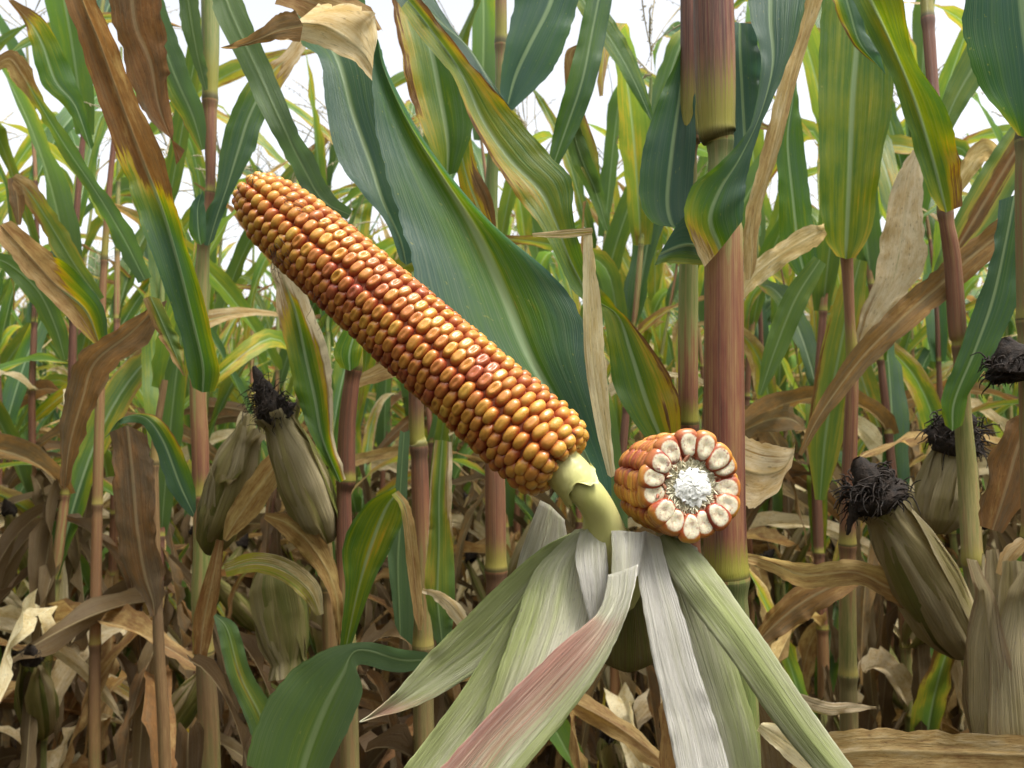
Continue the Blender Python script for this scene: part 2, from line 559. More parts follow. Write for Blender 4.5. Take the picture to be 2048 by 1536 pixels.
def blade(name, parent, secs, dry=((.2, .2, .2),), tone=0.3, k=7, fold=0.0, mat=None, label=None, **kw):
    """secs: (Lx,Ly, Mx,My, Rx,Ry, depth[, dL, dR]) measured on the photograph"""
    L, M, Rr = [], [], []
    for q in secs:
        d = q[6]
        dl, dr = (q[7], q[8]) if len(q) > 8 else (0, 0)
        L.append(P(q[0], q[1], d + dl))
        M.append(P(q[2], q[3], d + fold))
        Rr.append(P(q[4], q[5], d + dr))
    L, M, Rr = cr(L, k), cr(M, k), cr(Rr, k)
    if np.ndim(tone):
        tone = resamp(np.array(tone), len(M)) if np.ndim(tone) == 2 else resamp(np.array(tone)[:, None], len(M))[:, 0]
    V, Fa, uv, at = ribbon(L, M, Rr, resamp(dry, len(M)), tone, **kw)
    o = mesh(name, V, Fa, mat or M_LEAF, parent, uv, at)
    if label: o['label'] = label
    return o


def strip(name, parent, pts, dry=((.2, .2, .2),), tone=0.3, fold=0.12, **kw):
    """pts: (x, y, width px, depth[, tilt]) centre line; tilt = depth slope across in widths"""
    q = np.array([p[:4] for p in pts], float)
    tl = [p[4] if len(p) > 4 else 0.25 for p in pts]
    t = unit(np.gradient(q[:, :2], axis=0))
    nx, ny = t[:, 1], -t[:, 0]
    secs = []
    for i in range(len(q)):
        x, y, w, d = q[i]
        h = w / 2
        wm = w / F * d
        secs.append((x - nx[i] * h, y - ny[i] * h, x, y, x + nx[i] * h, y + ny[i] * h, d, -tl[i] * wm * .5 - fold * wm * .5, tl[i] * wm * .5 - fold * wm * .5))
    return blade(name, parent, secs, dry, tone, **kw)


def tube_pts(Pt, rad, ns=20, uscale=1.0):
    Pt = np.asarray(Pt, float)
    n = len(Pt)
    T = unit(np.gradient(Pt, axis=0))
    ref = np.array([0, -1.0, 0]) if abs(T[0][1]) < 0.8 else np.array([0, 0, 1.0])
    X = unit(np.cross(T, ref))
    Y = np.cross(T, X)
    an = np.linspace(0, 2 * math.pi, ns, endpoint=False)
    V = Pt[:, None, :] + rad[:, None, None] * (np.cos(an)[None, :, None] * X[:, None, :] + np.sin(an)[None, :, None] * Y[:, None, :])
    s = np.concatenate([[0], np.cumsum(np.linalg.norm(np.diff(Pt, axis=0), axis=1))])
    au = np.abs(np.linspace(-1, 1, ns, endpoint=False))
    uv = np.stack([np.broadcast_to(au[None], (n, ns)), np.broadcast_to(s[:, None], (n, ns))], -1).reshape(-1, 2)
    return V.reshape(-1, 3), grid_faces(n, ns, True), uv, s


def stalk_geo(Pt, rad, nodes, ns=20):
    """Pt from TOP to BOTTOM (n,3); nodes: arc positions (0..1).  returns pieces with seg attribute"""
    V, Fa, uv, s = tube_pts(Pt, rad, ns)
    t = s / s[-1]
    nodes = sorted(nodes)
    seg = np.empty(len(t))
    bul = np.zeros(len(t))
    edges = [-0.3] + nodes + [1.3]
    for i in range(len(edges) - 1):
        a, b = edges[i], edges[i + 1]
        q = (t >= a) & (t < b)
        seg[q] = (b - t[q]) / (b - a)       # 0 just above the lower node b
    for nd in nodes:
        ds = (t - nd) * s[-1]
        bul += 0.12 * np.exp(-(ds / 0.006) ** 2) - 0.05 * np.exp(-((ds - 0.012) / 0.006) ** 2)
    V2, Fa, uv, s = tube_pts(Pt, rad * (1 + bul), ns)
    return V2, Fa, uv, np.repeat(seg, ns)


def dense_path(pts, rads, nodes, step=0.004):
    pts, rads = np.asarray(pts, float), np.asarray(rads, float)
    Q = cr(np.hstack([pts, rads[:, None]]), 10)
    s = np.concatenate([[0], np.cumsum(np.linalg.norm(np.diff(Q[:, :3], axis=0), axis=1))])
    x = list(np.arange(0, s[-1], step * 4)) + [s[-1]]
    for nd in nodes:
        c = nd * s[-1]
        x += list(c + np.array([-.03, -.02, -.014, -.01, -.007, -.004, -.002, 0, .002, .004, .007, .01, .014, .02]))
    x = np.unique(np.clip(x, 0, s[-1]).round(5))
    Q = np.stack([np.interp(x, s, Q[:, i]) for i in range(4)], 1)
    return Q[:, :3], Q[:, 3]


def pix_stalk(parent, pts, nodes_y, tone=0.6, dry=0.0, name='stalk'):
    """pts (x,y,width px,depth) top to bottom in the picture; continues to the ground"""
    W3 = [P(x, y, d) for x, y, w, d in pts]
    rd = [w / F * d / 2 for x, y, w, d in pts]
    last = W3[-1]
    if last[2] > 0.3 and name == 'stalk':
        W3.append(np.array([last[0] + 0.01, last[1] + 0.01, last[2] * 0.45])); rd.append(rd[-1])
        W3.append(np.array([last[0] + 0.01, last[1] + 0.02, 0.0])); rd.append(rd[-1] * 1.05)
    Q = cr(np.hstack([np.array(W3), np.array(rd)[:, None]]), 10)
    s = np.concatenate([[0], np.cumsum(np.linalg.norm(np.diff(Q[:, :3], axis=0), axis=1))])
    # screen y of every sample
    rel = Q[:, :3] - CAM
    yy = 768 - F * (rel @ _u) / np.maximum(rel @ _f, 1e-3)
    nodes = [float(np.interp(ny, yy, s) / s[-1]) for ny in nodes_y]
    z = Q[-1, 2]
    Pt, rad = dense_path(np.array(W3), rd, nodes)
    V, Fa, uv, seg = stalk_geo(Pt, rad, nodes, 24)
    rel = Pt - CAM
    y2 = 768 - F * (rel @ _u) / np.maximum(rel @ _f, 1e-3)
    ya, yb = pts[0][1], pts[-1][1]
    def along(a):
        a = np.array(a, float)
        if a.ndim == 2:
            return np.repeat(np.interp(y2, a[:, 0], a[:, 1]), 24)
        a = np.atleast_1d(a)
        return np.repeat(np.interp(y2, np.linspace(ya, yb, len(a)), a), 24)
    tn, dn = along(tone), along(dry)
    return mesh(name, V, Fa, M_STALK, parent, uv, dict(seg=seg, tone=tn, dry=dn, seed=np.full(len(V), rng.uniform(0, 60))))


def frame(ax):
    ax = unit(np.asarray(ax, float))
    ref = np.array([0, 0, 1.0]) if abs(ax[2]) < 0.9 else np.array([0, 1.0, 0])
    X = unit(np.cross(ref, ax))
    return X, np.cross(ax, X), ax


def ear_geo(base, tip, R, green=0.3, pink=0.2, lobes=5):
    """husked ear: overlapping husk leaves wrapped round a spindle"""
    base, tip = np.asarray(base, float), np.asarray(tip, float)
    A = tip - base
    Ln = np.linalg.norm(A)
    X, Y, Z = frame(A)
    sp = Soup()
    for i in range(lobes):
        a0 = 2 * math.pi * i / lobes * 1.0 + rng.uniform(-.25, .25) + (i % 2) * 1.7
        span = rng.uniform(1.5, 2.2)
        n, m = 26, 13
        t = np.linspace(0, rng.uniform(0.93, 1.03), n)
        sh = np.interp(t, [0, .05, .2, .45, .7, .88, 1.05], [.42, .62, .92, 1.0, .86, .60, .36 + .12 * i]) * R * (1.0 + (0.05 if lobes < 6 else .028) * i)
        gv = rng.uniform(-.35, .3)
        uu = np.linspace(-1, 1, m)
        taper = np.clip((1.04 - t) / 0.35, 0.12, 1) ** 0.6
        ang = a0 + uu[None, :] * span * 0.5 * taper[:, None]
        wob = 1 + (0.10 * np.sin(7 * t[:, None] + i * 2.1) + .06) * np.abs(uu)[None] ** 3 + 0.045 * np.sin(6 * uu[None] + i) + .03 * np.sin(13 * uu[None] + 3 * t[:, None] + i)
        r = sh[:, None] * wob
        V = base + Z * (t[:, None, None] * Ln) + r[..., None] * (np.cos(ang)[..., None] * X + np.sin(ang)[..., None] * Y)
        uv = np.stack([np.broadcast_to(uu, (n, m)), np.broadcast_to(t[:, None] * Ln, (n, m))], -1).reshape(-1, 2)
        d = np.clip(1.0 - green + gv + 0.25 * np.sin(3 * uu)[None] + 0.3 * (t[:, None] - 0.5), 0, 1)
        pk = np.clip((pink * .7 + rng.uniform(-.25, .15)) * (0.4 + np.abs(uu)[None] * 0.8) * np.ones((n, 1)), 0, 1)
        sp.add(V.reshape(-1, 3), grid_faces(n, m), uv, dry=np.broadcast_to(d, (n, m)).ravel(), tone=np.broadcast_to(pk, (n, m)).ravel(), seed=rng.uniform(0, 60))
    return sp


def silk_geo(tip, direction, r, ln, n=60, droop=0.4):
    sp = Soup()
    X, Y, Z = frame(direction)
    # a matted tuft: ragged lumpy cone plus strands
    nn, m = 12, 12
    t = np.linspace(0, 1, nn)
    an = np.linspace(0, 2 * math.pi, m, endpoint=False)
    rr = r * np.interp(t, [0, .15, .5, 1], [.85, 1.15, .85, .15])[:, None] * (1 + 0.16 * rng.normal(size=(nn, m)))
    V = tip + Z * (t[:, None, None] * ln) + rr[..., None] * (np.cos(an)[None, :, None] * X + np.sin(an)[None, :, None] * Y)
    sp.add(V.reshape(-1, 3), grid_faces(nn, m, True))
    for i in range(int(n * 1.8)):
        a = rng.uniform(0, 6.28)
        d0 = unit(Z * rng.uniform(.1, 1) + (math.cos(a) * X + math.sin(a) * Y) * rng.uniform(.0, .2))
        L = ln * rng.uniform(.15, .55)
        p = tip + (math.cos(a) * X + math.sin(a) * Y) * r * .9 + Z * ln * rng.uniform(0, .6)
        pts = [p]
        for k in range(6):
            d0 = unit(d0 + rng.normal(size=3) * .38 + np.array([0, 0, -droop * .9]))
            pts.append(pts[-1] + d0 * L / 6)
        Q = np.array(pts)
        Vt, Ft, _, _ = tube_pts(Q, np.linspace(.00055, .0002, len(Q)) * (r / .012), 4)
        sp.add(Vt, Ft)
    return sp


# ------------------------------------------------------------------ ground
gn = 60
gx = np.linspace(-1, 1, gn)
gx = np.sign(gx) * np.abs(gx) ** 2.2 * 90
GX, GY = np.meshgrid(gx, gx + 0.0)
GZ = 0.03 * np.sin(GX * 8.4) * np.exp(-(np.hypot(GX, GY) / 12) ** 2) + 0.015 * rng.normal(size=GX.shape) * (np.hypot(GX, GY) < 20) - 0.03
g_o = mesh('ground', np.stack([GX, GY, GZ], -1).reshape(-1, 3), grid_faces(gn, gn), M_SOIL)
tag(g_o, 'dark bare soil of the maize field', 'ground', kind='structure')


# ------------------------------------------------------------------ field plants (prototypes, then copies)
def leaf_path(base, az, L, Wd, e0, droop, twist, n, power=1.5, kink=None, sway=0.0):
    v = np.linspace(0, 1, n)
    el = R_(e0) - R_(droop) * v ** power
    if kink:
        el = el - R_(kink[1]) / (1 + np.exp(-(v - kink[0]) * 40))
    el = np.where(el < -1.35, -1.35 + .18 * np.tanh((el + 1.35)), el)      # dead weight hangs straight down
    azv = az + sway * v ** 2
    T = np.stack([np.cos(el) * np.cos(azv), np.cos(el) * np.sin(azv), np.sin(el)], 1)
    M = base + np.concatenate([np.zeros((1, 3)), np.cumsum((T[:-1] + T[1:]) / 2 * L / (n - 1), axis=0)])
    side = np.stack([-np.sin(azv), np.cos(azv), np.zeros(n)], 1)
    nrm = np.cross(T, side)
    tw = R_(twist) * v
    sd_ = side * np.cos(tw)[:, None] + nrm * np.sin(tw)[:, None]
    w = Wd * np.interp(v, [0, .08, .3, .6, .85, 1], [.55, .8, 1.0, .86, .45, .03]) / 2
    foldv = unit(np.cross(sd_, T))
    return M, sd_, foldv, w, T


def field_leaf(base, az, L, Wd, e0, droop, twist=0, dry=((.2, .2, .2),), tone=.3, n=26, us=US_LOW, rip=0.003, power=1.5, kink=None, fold=0.35, sway=0.0):
    M, sd_, fv, w, T = leaf_path(np.asarray(base, float), az, L, Wd, e0, droop, twist, n, power, kink, sway)
    f = fold * np.interp(np.linspace(0, 1, n), [0, .3, 1], [1.6, .8, .4])
    Lf = M + sd_ * w[:, None] - fv * (w * f)[:, None]
    Rf = M - sd_ * w[:, None] - fv * (w * f)[:, None]
    return ribbon(Lf, M, Rf, resamp(dry, n), tone, rip=rip, us=us, ridge=0.0008)


def dry_profile(stage):
    """stage 0 fresh .. 1 dead -> (dry rows, tone)"""
    if stage < .35:
        e = rng.uniform(.3, .72)
        c = rng.uniform(.12, .52)
        tip = rng.choice([.3, .55, .8])
        return ((c, c, c), (c, c, c), (e, c, c), (min(e + .2, .55), c + .08, e), (tip + .1, tip, tip + .1)), rng.uniform(.1, .7)
    if stage < .65:
        return ((.25, .2, .3), (.45, .25, .5), (.6, .35, .62), (.75, .55, .8), (.9, .85, .9)), rng.uniform(.1, .8)
    c = rng.uniform(.78, .95)
    return ((c, c - .1, c), (c, c, c)), rng.choice([.1, .5, .7, .85, 1.0])


def make_field_plant(hgt, seed, simple_mesh=False, low=False):
    """returns list of (name, Soup or tuple, material, parentname)"""
    global rng
    keep = rng
    rng = np.random.default_rng(seed)
    parts = []
    nn = 13
    zs = np.cumsum(np.r_[0.09, np.linspace(.12, .19, nn)])
    zs = zs / zs[-1] * hgt * .86
    lean = rng.normal(size=2) * .05
    path = lambda z: np.array([lean[0] * (z / hgt) ** 2 * 2 + .008 * math.sin(z * 7), lean[1] * (z / hgt) ** 2 * 2, z])
    Z = np.array([hgt * .93] + list(zs[::-1]) + [0.0])
    r0 = rng.uniform(.0105, .0135)
    if low:
        Pt = np.array([path(z) for z in np.linspace(hgt * .93, 0, 8)])
        V, Fa, uv, s = tube_pts(Pt, np.linspace(.004, r0, 8), 5)
        seg = np.full(len(V), .5)
        ns = 5
    else:
        pts = np.array([path(z) for z in Z])
        rads = np.interp(Z, [0, hgt * .4, hgt * .93], [r0, r0 * .85, r0 * .25])
        nodes = [1 - z / (hgt * .93) for z in zs]
        Pt, rad = dense_path(pts, rads, nodes, .012)
        ns = 12
        V, Fa, uv, seg = stalk_geo(Pt, rad, nodes, ns)
    n = len(V) // ns
    tn = np.repeat(np.clip(.55 + .5 * np.sin(np.linspace(0, 9, n) + seed), 0, 1), ns)
    dn = np.repeat(np.interp(np.linspace(0, 1, n), [0, .4, .75, 1], [0, .1, .4, .7]), ns)
    parts.append(('stalk', (V, Fa, uv, dict(seg=seg, tone=tn, dry=dn, seed=np.full(len(V), seed * 3.1))), M_STALK))
    az0 = rng.uniform(0, 6.28)
    for i, z in enumerate(zs[1:], 1):
        f = i / nn
        az = az0 + (i % 2) * math.pi + rng.normal() * .35
        b = path(z)
        stage = np.clip(1.27 - f * 1.28 + rng.normal() * .30, 0, 1)
        nseg = 10 if low else 26
        us = US_MIN if low else US_LOW
        if stage >= .65:
            dr, tone = dry_profile(stage)
            g = field_leaf(b, az, rng.uniform(.5, .75), rng.uniform(.03, .058), rng.uniform(35, 70), rng.uniform(90, 150), rng.uniform(-200, 200), dr, tone, nseg, us,
                           rip=.007, power=rng.uniform(.45, .9), fold=rng.uniform(.4, 1.1), sway=rng.normal() * .5)
        else:
            dr, tone = dry_profile(stage)
            e0 = rng.uniform(60, 80)
            g = field_leaf(b, az, rng.uniform(.6, .85) * (1 - .35 * max(0, f - .6)), rng.uniform(.035, .066), e0, rng.choice([25, 50, 95, 120], p=[.3, .3, .25, .15]) * rng.uniform(.8, 1.2), rng.uniform(-110, 110),
                           dr, tone, nseg, us, rip=.0045, power=rng.uniform(1.2, 2.4), kink=(rng.uniform(.4, .8), rng.uniform(50, 110)) if rng.random() < .3 else None, sway=rng.normal() * .35)
        parts.append(('leaf', g, M_LEAF))
    for i in range(6 if low else 19):        # collapsed dead leaves low on the plant; brown deepened to paint canopy shade
        z = rng.uniform(.3, 1.1)
        g = field_leaf(path(z), rng.uniform(0, 6.28), rng.uniform(.35, .65), rng.uniform(.016, .046), rng.uniform(-60, 45), rng.uniform(60, 150), rng.uniform(-420, 420),
                       ((.88, .85, .88), (.9, .9, .9)), rng.choice([.55, .95, 1.15, 1.3, 1.45, 1.5]), 10 if low else 24, US_MIN if low else US_LOW, rip=.008, power=rng.uniform(.3, .7), fold=rng.uniform(.5, 1.3), sway=rng.normal() * .8)
        parts.append(('leaf', g, M_LEAF))
    if not low:
        for e in range(rng.integers(1, 3)):
            z = zs[5 + e]
            b = path(z)
            a = az0 + e * math.pi + .4
            up = rng.uniform(.5, 2.0)
            dvec = unit(np.array([math.cos(a), math.sin(a), up if rng.random() < .7 else -1.2]))
            tip = b + dvec * rng.uniform(.2, .25)
            sp = ear_geo(b + dvec * .02, tip, rng.uniform(.019, .024), green=rng.uniform(.15, .7), pink=rng.uniform(0, .4))
            parts.append(('ear', sp, M_OLDHUSK))
            parts.append(('silk', silk_geo(tip - dvec * .01, dvec, .013, .04, 26), M_SILK))
    # tassel: thin branches
    sp = Soup()
    top = path(hgt * .93)
    for i in range(6 if low else 9):
        a, e = rng.uniform(0, 6.28), (1.45 if i == 0 else rng.uniform(.5, 1.2))
        L = .26 if i == 0 else rng.uniform(.12, .2)
        d0 = np.array([math.cos(a) * math.cos(e), math.sin(a) * math.cos(e), math.sin(e)])
        pts = [top + np.array([0, 0, rng.uniform(0, .06)])]
        for k in range(5):
            d0 = unit(d0 + np.array([0, 0, -.14]) + rng.normal(size=3) * .08)
            pts.append(pts[-1] + d0 * L / 5)
        Vt, Ft, _, _ = tube_pts(np.array(pts), np.array([.0011, .0014, .0015, .0014, .001, .0006]) * (1.0 + .25 * rng.normal(size=6)), 4)
        sp.add(Vt, Ft)
        if not low:
            for q in range(12):
                tq = rng.uniform(.15, 1)
                c = np.array([np.interp(tq * 5, range(6), np.array(pts)[:, w_]) for w_ in range(3)])
                dd = unit(rng.normal(size=3) + np.array([0, 0, -.6])) * .007
                Vt, Ft, _, _ = tube_pts(np.array([c, c + dd * .5, c + dd]), np.array([.0004, .0012, .0003]), 4)
                sp.add(Vt, Ft)
    parts.append(('tassel', sp, M_TASSEL))
    rng = keep
    return parts


def parts_to_objects(parts, root):
    last_ear = None
    for nm, g, mt in parts:
        par = last_ear if nm == 'silk' and last_ear is not None else root
        if isinstance(g, Soup):
            o = g.link(nm, mt, par)
        else:
            o = mesh(nm, g[0], g[1], mt, par, g[2], g[3])
        if nm == 'ear':
            last_ear = o


def join_parts(parts):
    """whole small plant as one mesh with several materials"""
    V, Fa, U, mats, mi, A, n = [], [], [], [], [], {'dry': [], 'tone': [], 'seed': [], 'seg': []}, 0
    for nm, g, mt in parts:
        if isinstance(g, Soup):
            v, f, u, at = np.concatenate(g.V), g.F, np.concatenate(g.U), {k: np.concatenate(a) for k, a in g.A.items()}
        else:
            v, f, u, at = g
        if mt not in mats:
            mats.append(mt)
        V.append(v); U.append(u)
        Fa += [tuple(int(i) + n for i in q) for q in f]
        mi += [mats.index(mt)] * len(f)
        for k in A:
            A[k].append(np.asarray(at.get(k, np.full(len(v), .5)), float))
        n += len(v)
    return np.concatenate(V), Fa, np.concatenate(U), mats, mi, {k: np.concatenate(a) for k, a in A.items()}


def joined_mesh(name, J):
    V, Fa, U, mats, mi, A = J
    me = bpy.data.meshes.new(name)
    me.from_pydata(V.tolist(), [], Fa)
    l = me.uv_layers.new(name='UVMap')
    idx = np.empty(len(me.loops), dtype=np.int32)
    me.loops.foreach_get('vertex_index', idx)
    l.data.foreach_set('uv', np.asarray(U, dtype=np.float32)[idx].ravel())
    for k, a in A.items():
        at = me.attributes.new(k, 'FLOAT', 'POINT')
        at.data.foreach_set('value', np.asarray(a, dtype=np.float32))
    for mt in mats:
        me.materials.append(mt)
    me.polygons.foreach_set('material_index', mi)
    me.polygons.foreach_set('use_smooth', [True] * len(me.polygons))
    me.update()
    return me


NEAR_END, MID_END = 3.3, 8.0
spots = []
prow = random.Random(5)
row = 1.55
while row < 24:
    x = -row * .62 - .8
    while x < row * .62 + .8:
        if row > 2 or prow.random() < .55: spots.append((x + prow.uniform(-.05, .05), row + .12 * x + prow.uniform(-.07, .07)))
        x += prow.uniform(.13, .24)
    row += .55
near = [s for s in spots if 1.35 < s[1] < NEAR_END]
mid = [s for s in spots if NEAR_END <= s[1] < MID_END]
far = [s for s in spots if s[1] >= MID_END]


def side_word(x, y):
    a = x / y
    return 'left' if a < -.2 else ('right' if a > .2 else 'middle')


LOOK = ['tall maize plant with upright green leaves', 'maize plant with drooping straw coloured leaves', 'maize plant with mixed green and yellow leaves',
        'leggy maize plant with rusty lower leaves', 'maize plant with twisted half dry leaves', 'stout maize plant with broad arching leaves']
protos = [(2.05, 11), (1.9, 23), (2.1, 37), (1.95, 41), (1.85, 59), (2.15, 67)]
roots = [None] * len(protos)
for i, (x, y) in enumerate(near):
    k = prow.randrange(len(protos))
    lb = '%s, first rows, %s' % (LOOK[k], side_word(x, y))
    gp = 'maize plants in the first full rows'
    if roots[k] is None:
        r = thing('maize_plant', lb, 'maize plant', (0, 0, 0), gp)
        parts_to_objects(make_field_plant(*protos[k]), r)
        roots[k] = r
    else:
        src = roots[k]
        r = src.copy()
        COL.objects.link(r)
        r['label'] = lb
        for ch in list(src.children):
            c = ch.copy()
            COL.objects.link(c)
            c.parent = r
            for g_ in ch.children:
                d_ = g_.copy()
                COL.objects.link(d_)
                d_.parent = c
    s_ = prow.uniform(.9, 1.08) * (.96 if x / y < -.2 else 1)
    r.location = (x, y, 0)
    r.rotation_euler = (0, 0, prow.uniform(0, 6.28))
    r.scale = (s_, s_, s_)

mids = [joined_mesh('maize_plant', join_parts(make_field_plant(h_, sd_ + 100))) for h_, sd_ in protos]
mid.sort(key=lambda s: s[1])
nmid = max(0, 285 - len(near))
for i, (x, y) in enumerate(mid[:nmid]):
    k = prow.randrange(6)
    o = bpy.data.objects.new('maize_plant', mids[k])
    COL.objects.link(o)
    s_ = prow.uniform(.88, 1.08) * (.9 if x / y < -.2 else 1)
    o.location = (x, y, 0)
    o.rotation_euler = (0, 0, prow.uniform(0, 6.28))
    o.scale = (s_, s_, s_)
    tag(o, '%s, deeper in the field, %s' % (LOOK[k], side_word(x, y)), 'maize plant', 'maize plants deeper in the field')
print('near', len(near), 'mid', len(mid), 'nmid', nmid, 'far', len(far))

lows = [join_parts(make_field_plant(h_, sd_ + 300, low=True)) for h_, sd_ in protos]
VV, FF, UU, MI, AA, nV = [], [], [], [], {'dry': [], 'tone': [], 'seed': [], 'seg': []}, 0
lmats = lows[0][3]
rest = mid[nmid:] + far
for (x, y) in rest:
    V, Fa, U, mats, mi, A = lows[prow.randrange(6)]
    a = prow.uniform(0, 6.28)
    s_ = prow.uniform(.88, 1.08)
    c_, n_ = math.cos(a) * s_, math.sin(a) * s_
    Vn = np.stack([V[:, 0] * c_ - V[:, 1] * n_ + x, V[:, 0] * n_ + V[:, 1] * c_ + y, V[:, 2] * s_], 1)
    VV.append(Vn); UU.append(U)
    FF += [tuple(i + nV for i in q) for q in Fa]
    MI += mi
    for k in AA:
        AA[k].append(A[k] + (prow.uniform(0, 50) if k == 'seed' else 0))
    nV += len(V)
me = joined_mesh('distant_maize', (np.concatenate(VV), FF, np.concatenate(UU), lmats, MI, {k: np.concatenate(a) for k, a in AA.items()}))
o = bpy.data.objects.new('distant_maize', me)
COL.objects.link(o)
tag(o, 'mass of far maize plants closing the field behind the rows', 'maize field', kind='stuff')

# unseen rows round the camera, added to block low side light
SV, SF, SU, SM, SA, sN = [], [], [], [], {'dry': [], 'tone': [], 'seed': [], 'seg': []}, 0
for gy in np.arange(-1.6, 2.6, .42):
    for gx_ in np.arange(-3.2, 3.3, .24):
        x, y = gx_ + prow.uniform(-.06, .06), gy + prow.uniform(-.08, .08)
        if y > 0 and abs(x) < .62 * y + .62: continue
        if y <= 0 and math.hypot(x, y) < .95: continue
        if y > 2.0 and abs(x) < .62 * y + .8: continue
        V, Fa, U, mats, mi, A_ = lows[prow.randrange(6)]
        a = prow.uniform(0, 6.28)
        SV.append(np.stack([V[:, 0] * math.cos(a) - V[:, 1] * math.sin(a) + x, V[:, 0] * math.sin(a) + V[:, 1] * math.cos(a) + y, V[:, 2]], 1)); SU.append(U)
        SF += [tuple(i + sN for i in q) for q in Fa]
        SM += mi
        for k in SA:
            SA[k].append(A_[k])
        sN += len(V)
me = joined_mesh('unseen_shading_maize', (np.concatenate(SV), SF, np.concatenate(SU), lmats, SM, {k: np.concatenate(a) for k, a in SA.items()}))
o = bpy.data.objects.new('unseen_shading_maize', me)
COL.objects.link(o)
tag(o, 'unseen maize rows added around the camera to shade the lower field', 'maize field', kind='stuff')

# leaf litter on the soil
sp = Soup()
for i in range(1500):
    y = prow.uniform(.3, 7)
    x = prow.uniform(-.7, .7) * y + prow.uniform(-.5, .5)
    a = prow.uniform(0, 6.28)
    V, Fa, uv, at = field_leaf((x, y, .02 + prow.uniform(0, .05)), a, prow.uniform(.15, .5), prow.uniform(.02, .06), prow.uniform(-5, 25), prow.uniform(0, 30), prow.uniform(-120, 120),
                               ((.85, .8, .85),), prow.choice([.2, .5, .8]), 12, US_MIN, rip=.006)
    V[:, 2] *= prow.uniform(.4, 1.0)
    V = np.asarray(V); V[:, 2] = np.maximum(V[:, 2], -.005)
    sp.add(V, Fa, uv, **at)
tag(sp.link('leaf_litter', M_DEAD), 'dead fallen leaves scattered over the soil', 'leaf litter', kind='stuff')
#HERO
# ------------------------------------------------------------------ kernels
def kernel_template(nlat=9, nlon=16, e_top=0.84, e_side=0.80):
    la = np.linspace(-.5 * math.pi * .55, .5 * math.pi, nlat)
    lo = np.linspace(0, 2 * math.pi, nlon, endpoint=False)
    sg = lambda a, e: np.sign(a) * np.abs(a) ** e
    LA, LO = np.meshgrid(la, lo, indexing='ij')
    x = sg(np.cos(LA), e_top) * sg(np.cos(LO), e_side)
    y = sg(np.cos(LA), e_top) * sg(np.sin(LO), e_side)
    z = sg(np.sin(LA), e_top + .1)
    T = np.stack([x, y, z], -1).reshape(-1, 3)
    return T, grid_faces(nlat, nlon, True)


KT, KF = kernel_template(12, 18)


def kernel_pts(c, X, Y, Z, a, b, h, dent, kr, rot):
    """a tangential half width, b half length along the cob, h height; dent depth fraction"""
    T = KT.copy()
    T[:, 0] *= 1 + .10 * T[:, 2]                       # wider at the crown
    rr = (T[:, 0] / .55) ** 2 + (T[:, 1] / .36) ** 2
    top = T[:, 2] > 0
    hg = np.clip(1.05 - np.hypot(T[:, 0] * .9, T[:, 1]) * .80, 0, 1) * top + .0
    hg = np.where(top, np.clip(hg + .25 * T[:, 2], 0, 1), 0)
    T[:, 2] -= np.where(top, dent * np.exp(-rr ** 1.5), 0)
    ca, sa = math.cos(rot), math.sin(rot)
    x, y = T[:, 0] * ca - T[:, 1] * sa, T[:, 0] * sa + T[:, 1] * ca
    V = c + (x * a)[:, None] * X + (y * b)[:, None] * Y + (T[:, 2] * h)[:, None] * Z
    return V, np.clip(hg, 0, 1), np.full(len(T), kr), np.zeros(len(T))


